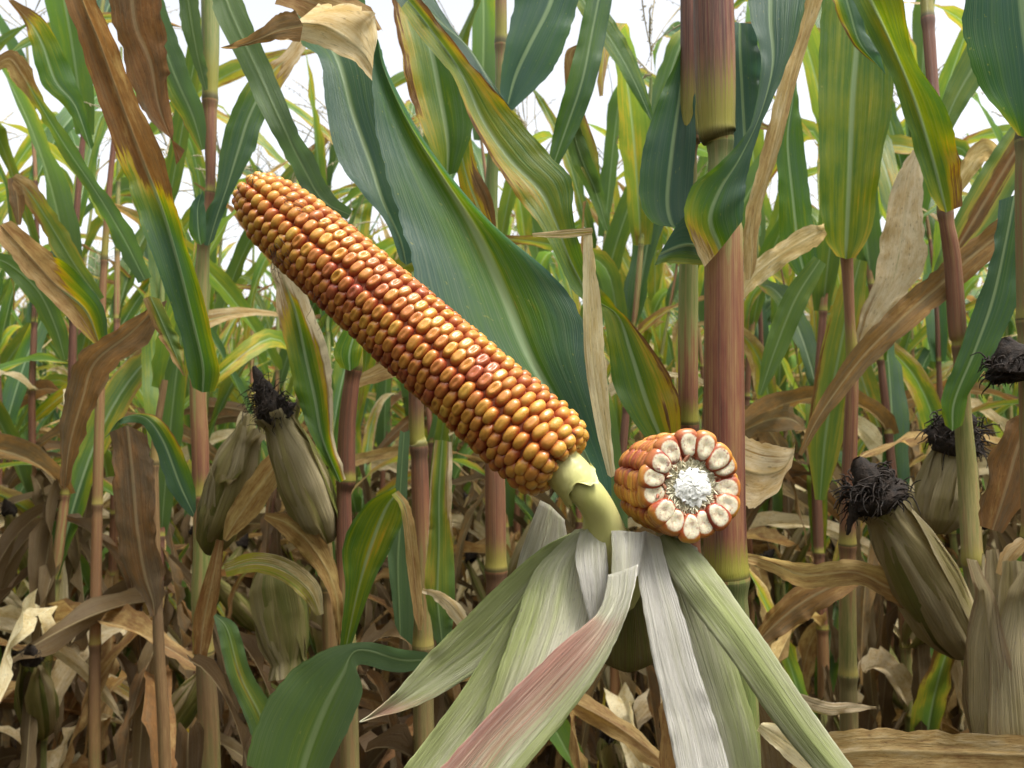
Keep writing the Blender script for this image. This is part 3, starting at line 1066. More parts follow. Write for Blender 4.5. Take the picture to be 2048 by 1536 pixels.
def build_kernels(A0, A1, prof, nrow, pitch, root, nsingle, redf, dentf, bend=None, grow=1.0):
    """prof: list of (arc-ordered) (x along axis m, r outer m)"""
    A0, A1 = np.asarray(A0), np.asarray(A1)
    X, Y, Z = frame(A1 - A0)
    pr = cr(np.array(prof), 12)
    s = np.concatenate([[0], np.cumsum(np.linalg.norm(np.diff(pr, axis=0), axis=1))])
    tot = s[-1]
    pieces = []
    for i in range(nrow):
        pair = .035 * (1 if i % 2 else -1)
        ph = .5 * (i % 2) + rng.uniform(-.12, .12)
        q = (ph + .1) * pitch
        wob = rng.uniform(0, 6.28)
        while q < tot - .001:
            f = q / tot
            x, r = np.interp(q, s, pr[:, 0]), np.interp(q, s, pr[:, 1])
            x2, r2 = np.interp(min(q + .0006, tot), s, pr[:, 0]), np.interp(min(q + .0006, tot), s, pr[:, 1])
            x1, r1 = np.interp(max(q - .0006, 0), s, pr[:, 0]), np.interp(max(q - .0006, 0), s, pr[:, 1])
            tx, tr_ = x2 - x1, r2 - r1
            n_ = math.hypot(tx, tr_) or 1
            tx, tr_ = tx / n_, tr_ / n_
            th = 2 * math.pi * i / nrow + pair + .02 * math.sin(f * 11 + wob) + .12 * f + rng.normal() * .012
            rad = math.cos(th) * X + math.sin(th) * Y
            tan = -math.sin(th) * X + math.cos(th) * Y
            nrm = -tr_ * Z + tx * rad                     # outward normal of the profile
            along = tx * Z + tr_ * rad
            w = math.pi * r / nrow * 1.05
            loc_p = pitch * (1.12 if f < .12 else 1.0)
            b = loc_p * .545 * rng.uniform(.92, 1.06)
            w *= rng.uniform(.93, 1.03)
            h = .0056 * grow
            if w < .0014:
                q += loc_p
                continue
            off = A0 + Z * x + rad * (r + (.0012 * math.sin(th * 2 + 1) + .0008 * rng.normal()) * max(0, f - .86) / .14 * (nrow == 15 and pitch > .005))
            if bend is not None:
                off = off + bend(f)
            c = off - nrm * (h * 1.0) + rng.normal(size=3) * .00022
            kr = np.clip(redf(f, th) + rng.normal() * .14, 0, 1)
            de = max(0, dentf(f, th) + rng.normal() * .07)
            g = kernel_pts(c, tan, along, nrm, w, b, h, de, kr, rng.normal() * .13)
            facing = -(unit(c - CAM) @ nrm)
            vis = facing * w * b / (np.linalg.norm(c - CAM) ** 2)
            pieces.append((vis if facing > .05 else -1, g))
            q += loc_p * rng.uniform(.94, 1.05)
    pieces.sort(key=lambda p: -p[0])
    for v_, g in pieces[:nsingle]:
        mesh('kernel', g[0], KF, M_KERN, root, None, dict(hgt=g[1], kr=g[2], cut=g[3]))
    sp = Soup()
    for v_, g in pieces[nsingle:]:
        sp.add(g[0], KF, hgt=g[1], kr=g[2], cut=g[3])
    o = sp.link('kernels', M_KERN, root)
    o['kind'] = 'stuff'
    return X, Y, Z


def lathe(A0, Z, X, Y, prof, ns=32, jit=0.0, bend=None):
    n = len(prof)
    an = np.linspace(0, 2 * math.pi, ns, endpoint=False)
    pr = np.array(prof)
    rr = pr[:, 1][:, None] * (1 + jit * rng.normal(size=(n, ns)))
    V = A0 + pr[:, 0][:, None, None] * Z + rr[..., None] * (np.cos(an)[None, :, None] * X + np.sin(an)[None, :, None] * Y)
    return V.reshape(-1, 3), grid_faces(n, ns, True)


# ------------------------------------------------------------------ the peeled ear
B0, B1 = P(1133, 938, .418), P(497, 378, .478)
Lc = np.linalg.norm(B1 - B0)
Rc = .0238
ear = thing('corn_ear', 'long peeled ear of orange and yellow corn slanting out of its opened pale husks', 'corn ear', P(1225, 1080, .44))
prof = [(.0035, Rc * .25), (.0005, Rc * .55), (.003, Rc * .82), (.010, Rc * .97), (.022, Rc), (Lc * .3, Rc * .985), (Lc * .55, Rc * .95), (Lc * .75, Rc * .92),
        (Lc * .88, Rc * .85), (Lc * .95, Rc * .73), (Lc * .985, Rc * .56), (Lc * .995, Rc * .36), (Lc * .985, Rc * .2)]
red = lambda f, th: .46 + .20 * math.exp(-((f - .5) / .28) ** 2) + .12 * math.sin(f * 23 + th * 2)
dent = lambda f, th: .20 * min(1, max(0, (f - .16) / .12)) * min(1, max(0, (.84 - f) / .12))
cx, cy, cz = build_kernels(B0, B1, prof, 15, .0059, ear, 100, red, dent)
cp = cr(np.array(prof), 6)
core = [(x + (0 if .01 < x < Lc * .93 else (.004 if x < .01 else -.005)), max(r - .0042, .0005)) for x, r in cp]
V, Fa = lathe(B0, cz, cx, cy, core, 40, .01)
mesh('cob_core', V, Fa, M_CORE, ear)
# shank: curved pale stem with a papery collar
def soft(pts, k=10):
    return cr(np.array(pts), k)
sh = soft([list(P(1120, 925, .422)) + [.0085], list(P(1150, 962, .418)) + [.0082], list(P(1180, 993, .418)) + [.0079], list(P(1200, 1028, .423)) + [.0084],
           list(P(1210, 1075, .430)) + [.0108], list(P(1218, 1130, .436)) + [.0115]])
V, Fa, uv, _ = tube_pts(sh[:, :3], sh[:, 3], 28)
shank = mesh('shank', V, Fa, M_SHANK, ear)
cl = soft([list(P(1108, 918, .421)) + [.0100], list(P(1133, 944, .419)) + [.0104], list(P(1150, 962, .418)) + [.0104], list(P(1162, 974, .418)) + [.0112]], 8)
V, Fa, uv, _ = tube_pts(cl[:, :3], cl[:, 3], 40)
V = V.reshape(len(cl), 40, 3)
jag = rng.uniform(-.0012, .0012, 40) - .0015 * np.abs(np.sin(np.arange(40) * .24)) + .003 * np.sin(np.arange(40) * .55)
for q in range(1, 9):
    V[-q] += (jag * ((9 - q) / 8))[:, None] * unit(cl[-1, :3] - cl[-4, :3])
V += .00012 * rng.normal(size=V.shape)
o = mesh('papery_collar', V.reshape(-1, 3), Fa, M_SHANK, shank, np.stack([np.tile(np.abs(np.linspace(-1, 1, 40)), len(cl)), np.repeat(np.linspace(0, .03, len(cl)), 40)], 1),
         dict(dry=np.full(len(cl) * 40, .72), tone=np.zeros(len(cl) * 40), seed=np.full(len(cl) * 40, 3.0)))
# silk hairs caught between the kernels
hs_ = Soup()
for (x0, y0, dx, dy, d, n) in [(545, 500, 10, 60, .452, 7), (560, 480, 30, 60, .448, 5), (640, 585, -10, 70, .445, 3), (500, 385, 8, -40, .455, 3), (560, 400, 60, 30, .450, 4), (620, 430, 70, 60, .448, 3)]:
    for i in range(n):
        a, b = rng.uniform(-12, 12), rng.uniform(-12, 12)
        q = [P(x0 + a, y0 + b, d)]
        for k in range(1, 7):
            q.append(P(x0 + a + dx * k / 6 + rng.normal() * 5, y0 + b + dy * k / 6 + rng.normal() * 4, d + rng.normal() * .001 - .001))
        q = cr(np.array(q), 4)
        V, Fa, _, _ = tube_pts(q, np.linspace(.00016, .00008, len(q)), 4)
        hs_.add(V, Fa)
hs_.link('silk', M_HAIR, ear)


def husk(secs, dry, tone, label=None, **kw):
    kw.setdefault('rip', .0010)
    if 'curl' not in kw: kw['curl'] = rng.uniform(-.05, .06)
    kw.setdefault('ridge', 0.0)
    kw.setdefault('ragged', False)
    dry = [tuple(min(1, q + .11) for q in row_) for row_ in dry]
    o = blade('husk_leaf', ear, secs, dry, tone, mat=kw.pop('mat', M_HUSK), label=label, **kw)
    md = o.modifiers.new('thickness', 'SOLIDIFY')
    md.thickness = .0005
    return o


# green husk reaching lower left to a torn tip
husk([(1150, 1062, 1172, 1058, 1205, 1062, .437), (1085, 1095, 1115, 1110, 1160, 1130, .432), (1020, 1150, 1050, 1185, 1085, 1225, .430), (930, 1235, 965, 1275, 1000, 1310, .428),
      (855, 1310, 880, 1345, 905, 1375, .425), (790, 1385, 805, 1400, 822, 1416, .42), (745, 1425, 752, 1430, 757, 1434, .417), (718, 1444, 719, 1445, 720, 1446, .416)],
     ((.15, .2, .3), (.1, .2, .25), (.15, .25, .3), (.3, .35, .4), (.5, .5, .6)), ((0, 0, 0), (0, 0, 0), (0, 0, .0), (.0, .15, .35), (.5, .65, .6), (.3, .3, .4)), 'green husk leaf with a reddish torn tip', fold=.003)
# narrow green husk below it
husk([(1130, 1090, 1150, 1095, 1175, 1100, .433), (1060, 1170, 1085, 1180, 1110, 1190, .429), (1000, 1260, 1030, 1280, 1055, 1300, .424), (925, 1380, 960, 1400, 990, 1425, .415),
      (850, 1480, 885, 1500, 915, 1530, .408), (800, 1545, 835, 1575, 860, 1605, .402), (760, 1620, 790, 1640, 800, 1660, .40)],
     ((.2, .25, .3), (.15, .25, .4), (.1, .3, .4), (.1, .3, .3)), 0.05, 'narrow green husk leaf', curl=.10)
# wide green to white husk in the middle
husk([(1150, 1060, 1180, 1055, 1210, 1062, .431), (1070, 1140, 1130, 1130, 1212, 1130, .425), (1035, 1230, 1105, 1235, 1225, 1210, .417), (1000, 1330, 1070, 1340, 1190, 1330, .410),
      (968, 1430, 1030, 1440, 1110, 1420, .405), (950, 1510, 990, 1515, 1040, 1510, .40), (938, 1560, 950, 1570, 980, 1570, .398)],
     ((.3, .6, .9), (.1, .45, 1.0), (.15, .5, 1.0), (.3, .6, 1.0), (.5, .7, .9)), 0.03, 'wide husk leaf, green at the edge and white inside', fold=-.003, rip=.0012)
# small white husk flap on it
husk([(1160, 1062, 1185, 1054, 1208, 1062, .421), (1150, 1110, 1185, 1100, 1215, 1120, .417), (1158, 1160, 1190, 1160, 1217, 1180, .413), (1175, 1230, 1195, 1235, 1218, 1240, .411), (1200, 1290, 1208, 1292, 1216, 1295, .410)],
     ((.6, .6, .7), (.8, .9, .9), (1, 1, 1)), 0.02, 'short white husk flap', rip=.0004)
# striped white husk from the hub that turns over into the pink one
husk([(1222, 1062, 1240, 1060, 1292, 1066, .418, .0, .004), (1224, 1110, 1245, 1105, 1285, 1100, .412, 0, .006), (1222, 1170, 1245, 1160, 1275, 1150, .408, 0, .006), (1214, 1225, 1240, 1200, 1268, 1150, .405, 0, .001)],
     ((.75, .8, .9), (.6, .75, .85), (.5, .6, .7)), 0.0, 'white ribbed husk leaf under the stem', rip=.0003, curl=.05)
husk([(1216, 1150, 1245, 1140, 1276, 1130, .409), (1205, 1205, 1238, 1200, 1268, 1180, .402), (1180, 1240, 1212, 1255, 1248, 1245, .396), (1120, 1290, 1165, 1320, 1205, 1335, .390), (1030, 1375, 1080, 1415, 1135, 1435, .385), (940, 1470, 1000, 1500, 1055, 1530, .38),
      (860, 1560, 930, 1600, 970, 1640, .375)],
     ((.75, .7, .8), (.6, .6, .6), (.6, .5, .35), (.7, .5, .3), (.7, .45, .25), (.7, .4, .2)), ((0, 0, 0), (.05, .1, .1), (.6, .55, .4), (.75, .65, .2), (.75, .58, .05), (.75, .52, .0), (.72, .46, .0)), 'pink edged husk leaf rolled over itself', curl=.06, rip=.0004)
# white husk with a dark split, going down
husk([(1270, 1068, 1290, 1062, 1320, 1075, .425), (1275, 1150, 1305, 1150, 1340, 1150, .418), (1290, 1240, 1325, 1240, 1370, 1240, .411), (1310, 1340, 1350, 1340, 1400, 1350, .405), (1335, 1450, 1385, 1450, 1435, 1450, .40), (1355, 1560, 1410, 1560, 1465, 1560, .395)],
     ((.9, .95, .95), (1, 1, .95), (1, 1, 1)), 0.02, 'white ribbed husk leaf with purple grey streaks', rip=.0006, fold=.002)
# light green broad husk behind it
husk([(1290, 1075, 1325, 1075, 1360, 1085, .436), (1320, 1160, 1365, 1160, 1400, 1170, .431), (1345, 1250, 1405, 1260, 1450, 1270, .426), (1380, 1350, 1435, 1360, 1485, 1370, .421), (1410, 1450, 1465, 1460, 1512, 1460, .417), (1440, 1560, 1490, 1570, 1525, 1570, .414)],
     ((.45, .4, .3), (.5, .45, .25), (.5, .4, .15), (.5, .4, .15)), 0.0, 'broad light green husk leaf', rip=.0007)
# green husk running to the lower right corner
husk([(1310, 1078, 1330, 1070, 1375, 1085, .431), (1335, 1140, 1370, 1130, 1420, 1130, .422), (1400, 1235, 1440, 1220, 1475, 1205, .415), (1470, 1330, 1505, 1310, 1535, 1290, .408), (1545, 1440, 1580, 1420, 1605, 1395, .402), (1625, 1535, 1650, 1515, 1672, 1490, .397), (1700, 1610, 1720, 1595, 1735, 1575, .393)],
     ((.4, .3, .4), (.3, .15, .35), (.3, .15, .4), (.3, .2, .45)), 0.0, 'long green husk leaf pointing to the lower right', rip=.0006, fold=-.002)
# torn pale bits at the hub and a dry tan husk behind
husk([(1340, 1080, 1365, 1080, 1395, 1095, .440), (1350, 1130, 1375, 1130, 1400, 1140, .438), (1385, 1165, 1395, 1165, 1405, 1160, .437)], ((.8, .8, .9),), .1, 'torn pale husk scrap')
husk([(1080, 1000, 1100, 1010, 1130, 1040, .452), (1050, 1080, 1080, 1090, 1130, 1100, .452), (1020, 1180, 1040, 1190, 1070, 1190, .455)], ((.7, .6, .7),), .35, 'dull brown husk leaf behind the others')
# bulging inner husks in the gap under the hub
husk([(1205, 1240, 1250, 1150, 1300, 1180, .450), (1190, 1270, 1255, 1250, 1320, 1260, .448), (1185, 1310, 1255, 1320, 1330, 1310, .450), (1230, 1325, 1255, 1332, 1300, 1328, .455)], ((.3, .2, .3), (.5, .3, .5)), .4, 'dark reddish green husk leaf in the gap', curl=-.12, mat=M_OLDHUSK)
bk = P(1225, 1085, .445)
V, Fa = lathe(P(1222, 1058, .440), unit(P(1250, 1300, .47) - P(1222, 1058, .440)), *frame(unit(P(1250, 1300, .47) - P(1222, 1058, .440)))[:2],
              [(0, .004), (.006, .0115), (.02, .0128), (.06, .014)], 24, .03)
mesh('husk_base', V, Fa, M_SHANK, ear)

# ------------------------------------------------------------------ the broken ear
F0, F1 = P(1306, 962, .462), P(1384, 972, .416)
Lb = np.linalg.norm(F1 - F0)
Rb = .0260
brk = thing('broken_corn_ear', 'broken off half of an ear showing its white pith and ring of cut kernels', 'corn ear', F0)
prof = [(-.002, Rb * .45), (-.003, Rb * .75), (.004, Rb * .90), (.014, Rb * .94), (.03, Rb * .98), (Lb - .0025, Rb * .985)]
red2 = lambda f, th: .62 + .15 * math.sin(th * 3)
bx, by, bz = build_kernels(F0, F1, prof, 15, .0046, brk, 60, red2, lambda f, th: 0.04)
core = [(-.001, .002), (0, Rb * .55), (.004, Rb * .72), (Lb - .003, Rb * .72), (Lb - .002, Rb * .6), (Lb - .002, .001)]
V, Fa = lathe(F0, bz, bx, by, core, 40, .01)
mesh('cob_core', V, Fa, M_CORE, brk)
T0, TF = kernel_template(14, 22, .55, .8)
for i in range(15):
    th = 2 * math.pi * i / 15 + .035 * (1 if i % 2 else -1) + rng.normal() * .03
    rad = math.cos(th) * bx + math.sin(th) * by
    tan = -math.sin(th) * bx + math.cos(th) * by
    T = T0.copy()
    T[:, 2] = np.where(T[:, 2] > 0, np.abs(T[:, 2]) ** 1.5, T[:, 2])
    # local x radial, y tangential, z towards the viewer end
    ro = rng.uniform(.97, 1.05)
    hl, hw, ht = Rb * .27 * rng.uniform(.92, 1.08), math.pi * Rb / 15 * rng.uniform(.98, 1.12), .0030 * rng.uniform(.8, 1.2)
    wide = 1 + .22 * T[:, 0]
    rr = np.hypot((T[:, 0] + .12) / .86, T[:, 1] / .80)
    cut = np.clip(1.45 - rr * 1.02, 0, 1) * (T[:, 2] > .05)
    T[:, 2] -= np.where(T[:, 2] > 0, .35 * np.exp(-((rr - .0) / .45) ** 2) - .25 * np.exp(-((rr - .72) / .16) ** 2) * 0, 0)
    c = F0 + bz * (Lb - .0012 + rng.normal() * .0008) + rad * (Rb * ro - hl)
    V = c + (T[:, 0] * hl)[:, None] * rad + (T[:, 1] * wide * hw)[:, None] * tan + (T[:, 2] * ht)[:, None] * bz
    mesh('cut_kernel', V, TF, M_KERN, brk, None, dict(hgt=np.clip(.12 + .75 * T[:, 0], 0, 1), kr=np.full(len(T), rng.uniform(.35, .9)), cut=cut))
# pith: ragged white disc, chaffy ring, reddish glumes
pn, pm = 14, 40
t = np.linspace(0, 1, pn)
an = np.linspace(0, 2 * math.pi, pm, endpoint=False)
rr = (Rb * .34 * t)[:, None] * (1 + .10 * rng.normal(size=(pn, pm)) * t[:, None])
hh = .0016 * (1 - t[:, None] ** 2) + .00022 * rng.normal(size=(pn, pm)) - .0002
V = F0 + bz * (Lb + .0008) + hh[..., None] * bz + rr[..., None] * (np.cos(an)[None, :, None] * bx + np.sin(an)[None, :, None] * by)
mesh('pith', V.reshape(-1, 3), grid_faces(pn, pm, True), M_PITH, brk)


V, Fa = lathe(F0, bz, bx, by, [(Lb - .0022, Rb * .50), (Lb - .0010, Rb * .46), (Lb - .0006, Rb * .30), (Lb - .0004, .0005)], 36, .03)
mesh('pith_ring', V, Fa, M_CHAFF, brk)


def flakes(n, r0, r1, ln, wd, up, z0):
    sp = Soup()
    for i in range(n):
        a = rng.uniform(0, 6.28)
        r = rng.uniform(r0, r1) * Rb
        rad = math.cos(a) * bx + math.sin(a) * by
        tan = -math.sin(a) * bx + math.cos(a) * by
        c = F0 + bz * (Lb + z0 + rng.normal() * .0004) + rad * r
        d = unit(rad * rng.uniform(.3, 1.0) + tan * rng.normal() * .5 + bz * rng.uniform(*up))
        s_ = unit(np.cross(d, bz) + rng.normal(size=3) * .3)
        n_ = np.cross(d, s_)
        L, w_ = ln * rng.uniform(.6, 1.3), wd * rng.uniform(.6, 1.3)
        tt = np.linspace(0, 1, 5)
        ww = w_ * np.array([.6, 1, .9, .6, .08])
        Vv = []
        for k in range(5):
            p = c + d * L * tt[k] + n_ * .0003 * math.sin(tt[k] * 3)
            Vv += [p - s_ * ww[k], p + n_ * ww[k] * .4, p + s_ * ww[k], p - n_ * ww[k] * .3]
        sp.add(np.array(Vv), grid_faces(5, 4, True))
    return sp


o = flakes(620, .20, .44, .0030, .00055, (-.1, .4), -.0006).link('chaff', M_CHAFF, brk)
o['kind'] = 'stuff'
o = flakes(200, .40, .62, .0036, .0012, (-.1, .4), -.0012).link('glumes', M_GLUME, brk)
o['kind'] = 'stuff'

# ------------------------------------------------------------------ foreground and middle plants
def plant_at(label, x, y, d):
    p = P(x, y, d)
    return thing('maize_plant', label, 'maize plant', (p[0] + .01, p[1] + .02, 0.0))


# the main plant, right behind the broken ear
A = plant_at('thick maize plant whose red and green stalk stands right behind the broken ear', 1482, 1536, .54)
pix_stalk(A, [(1425, -60, 78, .54), (1430, 120, 80, .54), (1434, 262, 70, .54), (1440, 285, 50, .54), (1442, 400, 56, .54), (1447, 440, 74, .54), (1448, 700, 78, .54), (1449, 1000, 82, .54),
              (1452, 1130, 86, .54), (1456, 1165, 78, .54), (1466, 1350, 76, .54), (1484, 1550, 76, .54)], [280, 1160], tone=((0, .95), (278, .8), (282, .15), (395, .15), (440, .5), (620, .72), (1100, .78), (1158, .4), (1163, .05), (1500, .1)), dry=0)
# great blue green leaf behind the ear
blade('leaf', A, [(1185, 1030, 1200, 1040, 1222, 1030, .50), (1105, 960, 1195, 965, 1222, 950, .50), (960, 800, 1140, 850, 1200, 850, .51), (850, 620, 1065, 720, 1172, 720, .52), (815, 490, 1010, 590, 1165, 640, .53),
                  (785, 390, 950, 460, 1110, 555, .535), (757, 285, 880, 345, 985, 450, .54), (745, 190, 815, 240, 862, 305, .545), (748, 110, 767, 135, 785, 168, .55), (754, 75, 755, 78, 757, 80, .55)],
      ((0, 0, .05), (0, .05, .02), (0, .22, .0), (0, .34, .0), (0, .42, .0), (0, .45, .0), (.0, .40, .0), (.05, .2, .05), (.2, .2, .1)), .1, fold=.014, rip=.0018, label='huge blue green leaf rising behind the peeled ear')
# leaf left of the two stalks
blade('leaf', A, [(1355, 455, 1362, 458, 1385, 450, .56), (1305, 445, 1345, 450, 1385, 440, .56), (1279, 400, 1335, 400, 1385, 390, .565), (1285, 300, 1345, 300, 1390, 290, .57), (1320, 190, 1360, 190, 1390, 180, .575), (1358, 110, 1368, 105, 1390, 100, .58), (1372, 40, 1380, 40, 1395, 35, .585)],
      ((.45, .1, .1), (.3, 0, 0), (.1, .0, 0), (.3, .1, .1), (.3, .3, .3)), .2, fold=.006)
# sheath blade wrapping up and to the right of the main stalk
blade('leaf', A, [(1408, 535, 1440, 500, 1486, 440, .52), (1370, 440, 1420, 440, 1487, 400, .515), (1385, 372, 1440, 380, 1495, 350, .515), (1440, 325, 1478, 320, 1512, 280, .515), (1500, 250, 1520, 230, 1545, 190, .52),
                  (1522, 120, 1545, 130, 1590, 90, .53), (1502, 40, 1540, 40, 1612, 0, .54), (1495, -40, 1540, -40, 1625, -60, .55)],
      ((.7, .5, .1), (.35, .2, .05), (.2, 0, 0), (.05, 0, .15), (0, 0, .1)), .2, fold=.004, rip=.0015)
blade('leaf', A, [(1470, 350, 1480, 345, 1500, 320, .55), (1455, 300, 1490, 300, 1522, 250, .552), (1450, 200, 1485, 200, 1527, 190, .556), (1448, 100, 1480, 100, 1520, 120, .56), (1450, 40, 1480, 45, 1508, 50, .565)],
      ((0, 0, 0),), .2, fold=.006, rip=.003)
blade('leaf', A, [(1405, 530, 1408, 500, 1412, 440, .525), (1360, 528, 1385, 490, 1400, 450, .522), (1330, 525, 1355, 495, 1375, 430, .52), (1310, 530, 1318, 510, 1350, 455, .52)],
      ((.5, .1, .1), (.45, .05, 0), (.35, .1, 0)), .3, fold=.003)
# dry blade hanging behind it
blade('leaf', A, [(1490, 560, 1500, 560, 1510, 540, .60), (1488, 430, 1510, 430, 1530, 400, .60), (1515, 330, 1540, 320, 1562, 290, .60), (1555, 170, 1580, 160, 1600, 140, .61), (1580, 60, 1610, 50, 1640, 20, .62), (1610, -30, 1630, -40, 1660, -50, .62)],
      ((.9, .8, .9), (.8, .75, .85)), .35, rip=.003)
# thin dry strip beside the big leaf with a torn tail
blade('leaf', A, [(1215, 950, 1222, 955, 1232, 950, .49), (1190, 850, 1205, 855, 1222, 850, .488), (1170, 720, 1185, 720, 1212, 720, .486), (1165, 600, 1180, 600, 1203, 610, .486), (1166, 500, 1175, 500, 1188, 510, .486), (1168, 458, 1176, 460, 1184, 462, .486)],
      ((.72, .7, .8), (.65, .75, .8), (.85, .8, .7)), .1, rip=.0012, label='thin straw coloured strip of dry leaf')
blade('leaf', A, [(1184, 455, 1186, 462, 1184, 468, .486), (1140, 458, 1140, 465, 1140, 476, .484), (1100, 462, 1100, 468, 1100, 476, .482), (1064, 466, 1065, 470, 1066, 474, .48)], ((.6, .55, .6),), .1, rip=.001)
# tan leaf to the right of the broken ear
blade('leaf', A, [(1485, 868, 1485, 940, 1485, 1015, .56), (1530, 885, 1525, 950, 1515, 1016, .56), (1575, 893, 1565, 940, 1545, 985, .57), (1592, 885, 1588, 910, 1582, 935, .58)], ((.65, .7, .75), (.62, .75, .62)), .15, fold=.01, rip=.002, label='short tan leaf beside the cut face')
# yellow green leaf that twists down from the top to the stalks
blade('leaf', A, [(1300, 890, 1330, 895, 1362, 885, .555), (1235, 790, 1295, 810, 1357, 790, .56), (1218, 700, 1260, 700, 1318, 715, .565), (1200, 620, 1235, 630, 1262, 640, .57), (1150, 590, 1180, 590, 1212, 590, .575), (1120, 530, 1140, 520, 1168, 520, .58), (1080, 450, 1110, 440, 1146, 430, .585),
                  (1030, 385, 1080, 380, 1143, 360, .59), (985, 320, 1020, 320, 1098, 305, .60), (940, 240, 965, 240, 1028, 228, .61), (905, 150, 925, 150, 960, 150, .62), (850, 85, 870, 70, 890, 60, .63), (800, 20, 815, 0, 830, -20, .64)],
      ((.35, .35, .55), (.3, .36, .68), (.4, .36, .64), (.34, .36, .5), (.34, .36, .4), (.45, .38, .34), (.62, .42, .34), (.64, .44, .34), (.55, .36, .6), (.45, .4, .7), (.55, .36, .7)), .8, fold=.006, rip=.0022,
      label='twisted yellow green leaf with rusty edges')

# companion stalk just left of the main stalk
Bp = plant_at('slim maize plant with a plum red stalk touching the thick stalk on its left', 1385, 1500, .60)
pix_stalk(Bp, [(1382, -60, 42, .58), (1382, 150, 42, .58), (1380, 272, 40, .58), (1378, 300, 33, .58), (1378, 450, 33, .58), (1377, 560, 38, .58), (1376, 700, 40, .58), (1377, 850, 38, .58), (1382, 1100, 38, .59), (1390, 1500, 40, .60)],
          [280, 848, 1300], tone=(.9, .95, .2, .2, .85, .9, .3, .3), dry=0)

# plant behind the upper middle: broad green leaves
C_ = plant_at('maize plant behind the ear with broad green and yellow top leaves', 1050, 1500, .86)
pix_stalk(C_, [(1002, -40, 22, .86), (1002, 80, 24, .86), (1000, 200, 22, .86), (985, 330, 24, .86), (982, 500, 28, .86), (985, 800, 32, .86), (990, 960, 40, .86), (992, 1120, 42, .86), (996, 1400, 42, .86)],
          [88, 470, 1140], tone=(.9, .1, .1, .5, .8, .7, .3), dry=(0, 0, 0, .2, .5))
blade('leaf', C_, [(590, 570, 600, 575, 615, 575, .72)] + [] if False else [(800, 520, 812, 530, 835, 520, .66), (770, 440, 800, 480, 830, 470, .665), (715, 375, 765, 400, 815, 400, .67), (672, 310, 740, 320, 795, 320, .68), (652, 210, 705, 225, 770, 200, .69), (640, 120, 680, 135, 765, 110, .70), (600, 80, 650, 60, 740, 40, .72), (590, 0, 640, -20, 720, -30, .74)],
      ((0, 0, 0), (0, .05, 0), (0, .1, 0), (.1, .15, .1), (.4, .3, .3)), .2, fold=.01, rip=.002)
blade('leaf', C_, [(880, 340, 895, 350, 915, 345, .76), (850, 270, 895, 280, 945, 250, .76), (818, 190, 880, 190, 938, 160, .765), (800, 100, 860, 90, 915, 80, .77), (785, 20, 830, 10, 870, 0, .78), (780, -40, 810, -50, 840, -60, .79)],
      ((.35, .3, .35), (.6, .3, .3), (.66, .34, .3), (.66, .4, .3)), .8, fold=.008, rip=.002)
blade('leaf', C_, [(985, 480, 988, 482, 996, 480, .79), (930, 420, 955, 410, 985, 400, .785), (915, 350, 930, 340, 950, 320, .78), (890, 260, 915, 255, 940, 240, .775)], ((.85, .6, .7), (.62, .5, .66), (.4, .3, .3)), .8, rip=.002)
blade('leaf', C_, [(1010, 225, 1020, 222, 1026, 220, .68), (830, 10, 0, 0, 0, 0, .7)][:1] + [(950, 170, 980, 160, 1010, 200, .68), (905, 105, 935, 90, 960, 130, .69), (845, 60, 880, 40, 915, 70, .70), (790, 0, 830, -10, 870, 0, .71), (760, -50, 800, -60, 840, -60, .72)],
      ((.0, .05, .0), (.1, .1, .0), (.1, .1, .1)), .2, rip=.001)
blade('leaf', C_, [(1005, 210, 1012, 222, 1026, 220, .80), (1000, 170, 1030, 150, 1098, 150, .80), (1010, 95, 1058, 90, 1130, 90, .80), (1028, 10, 1100, 10, 1152, 20, .805), (1045, -60, 1120, -60, 1170, -60, .81)],
      ((.0, .0, .0), (.1, .05, .2), (.05, .0, .1)), .2, fold=.008)
blade('leaf', C_, [(1095, 330, 1105, 335, 1118, 330, .88), (1110, 250, 1135, 250, 1160, 250, .88), (1135, 160, 1165, 160, 1190, 170, .88), (1160, 60, 1185, 60, 1212, 70, .89), (1180, -40, 1205, -40, 1230, -40, .9)],
      ((.3, .25, .2), (.35, .2, .2)), .3)
blade('leaf', C_, [(1300, 240, 1303, 240, 1306, 232, .9), (1250, 160, 1265, 155, 1285, 150, .9), (1200, 80, 1220, 75, 1245, 70, .91), (1150, 10, 1170, 5, 1195, -10, .92), (1120, -40, 1140, -50, 1160, -60, .92)], ((.3, .2, .3), (.5, .3, .4)), .2)
strip('leaf', C_, [(1195, 385, 14, .9), (1175, 310, 42, .9), (1150, 210, 30, .9), (1140, 110, 22, .9), (1170, 90, 12, .9)], ((.4, .3, .4), (.7, .6, .7), (.8, .8, .8)), .5)
strip('leaf', C_, [(1215, 460, 12, .9), (1190, 380, 32, .9), (1160, 310, 40, .9), (1145, 240, 26, .9), (1160, 180, 12, .9)], ((.3, .25, .3), (.42, .3, .4)), .5)

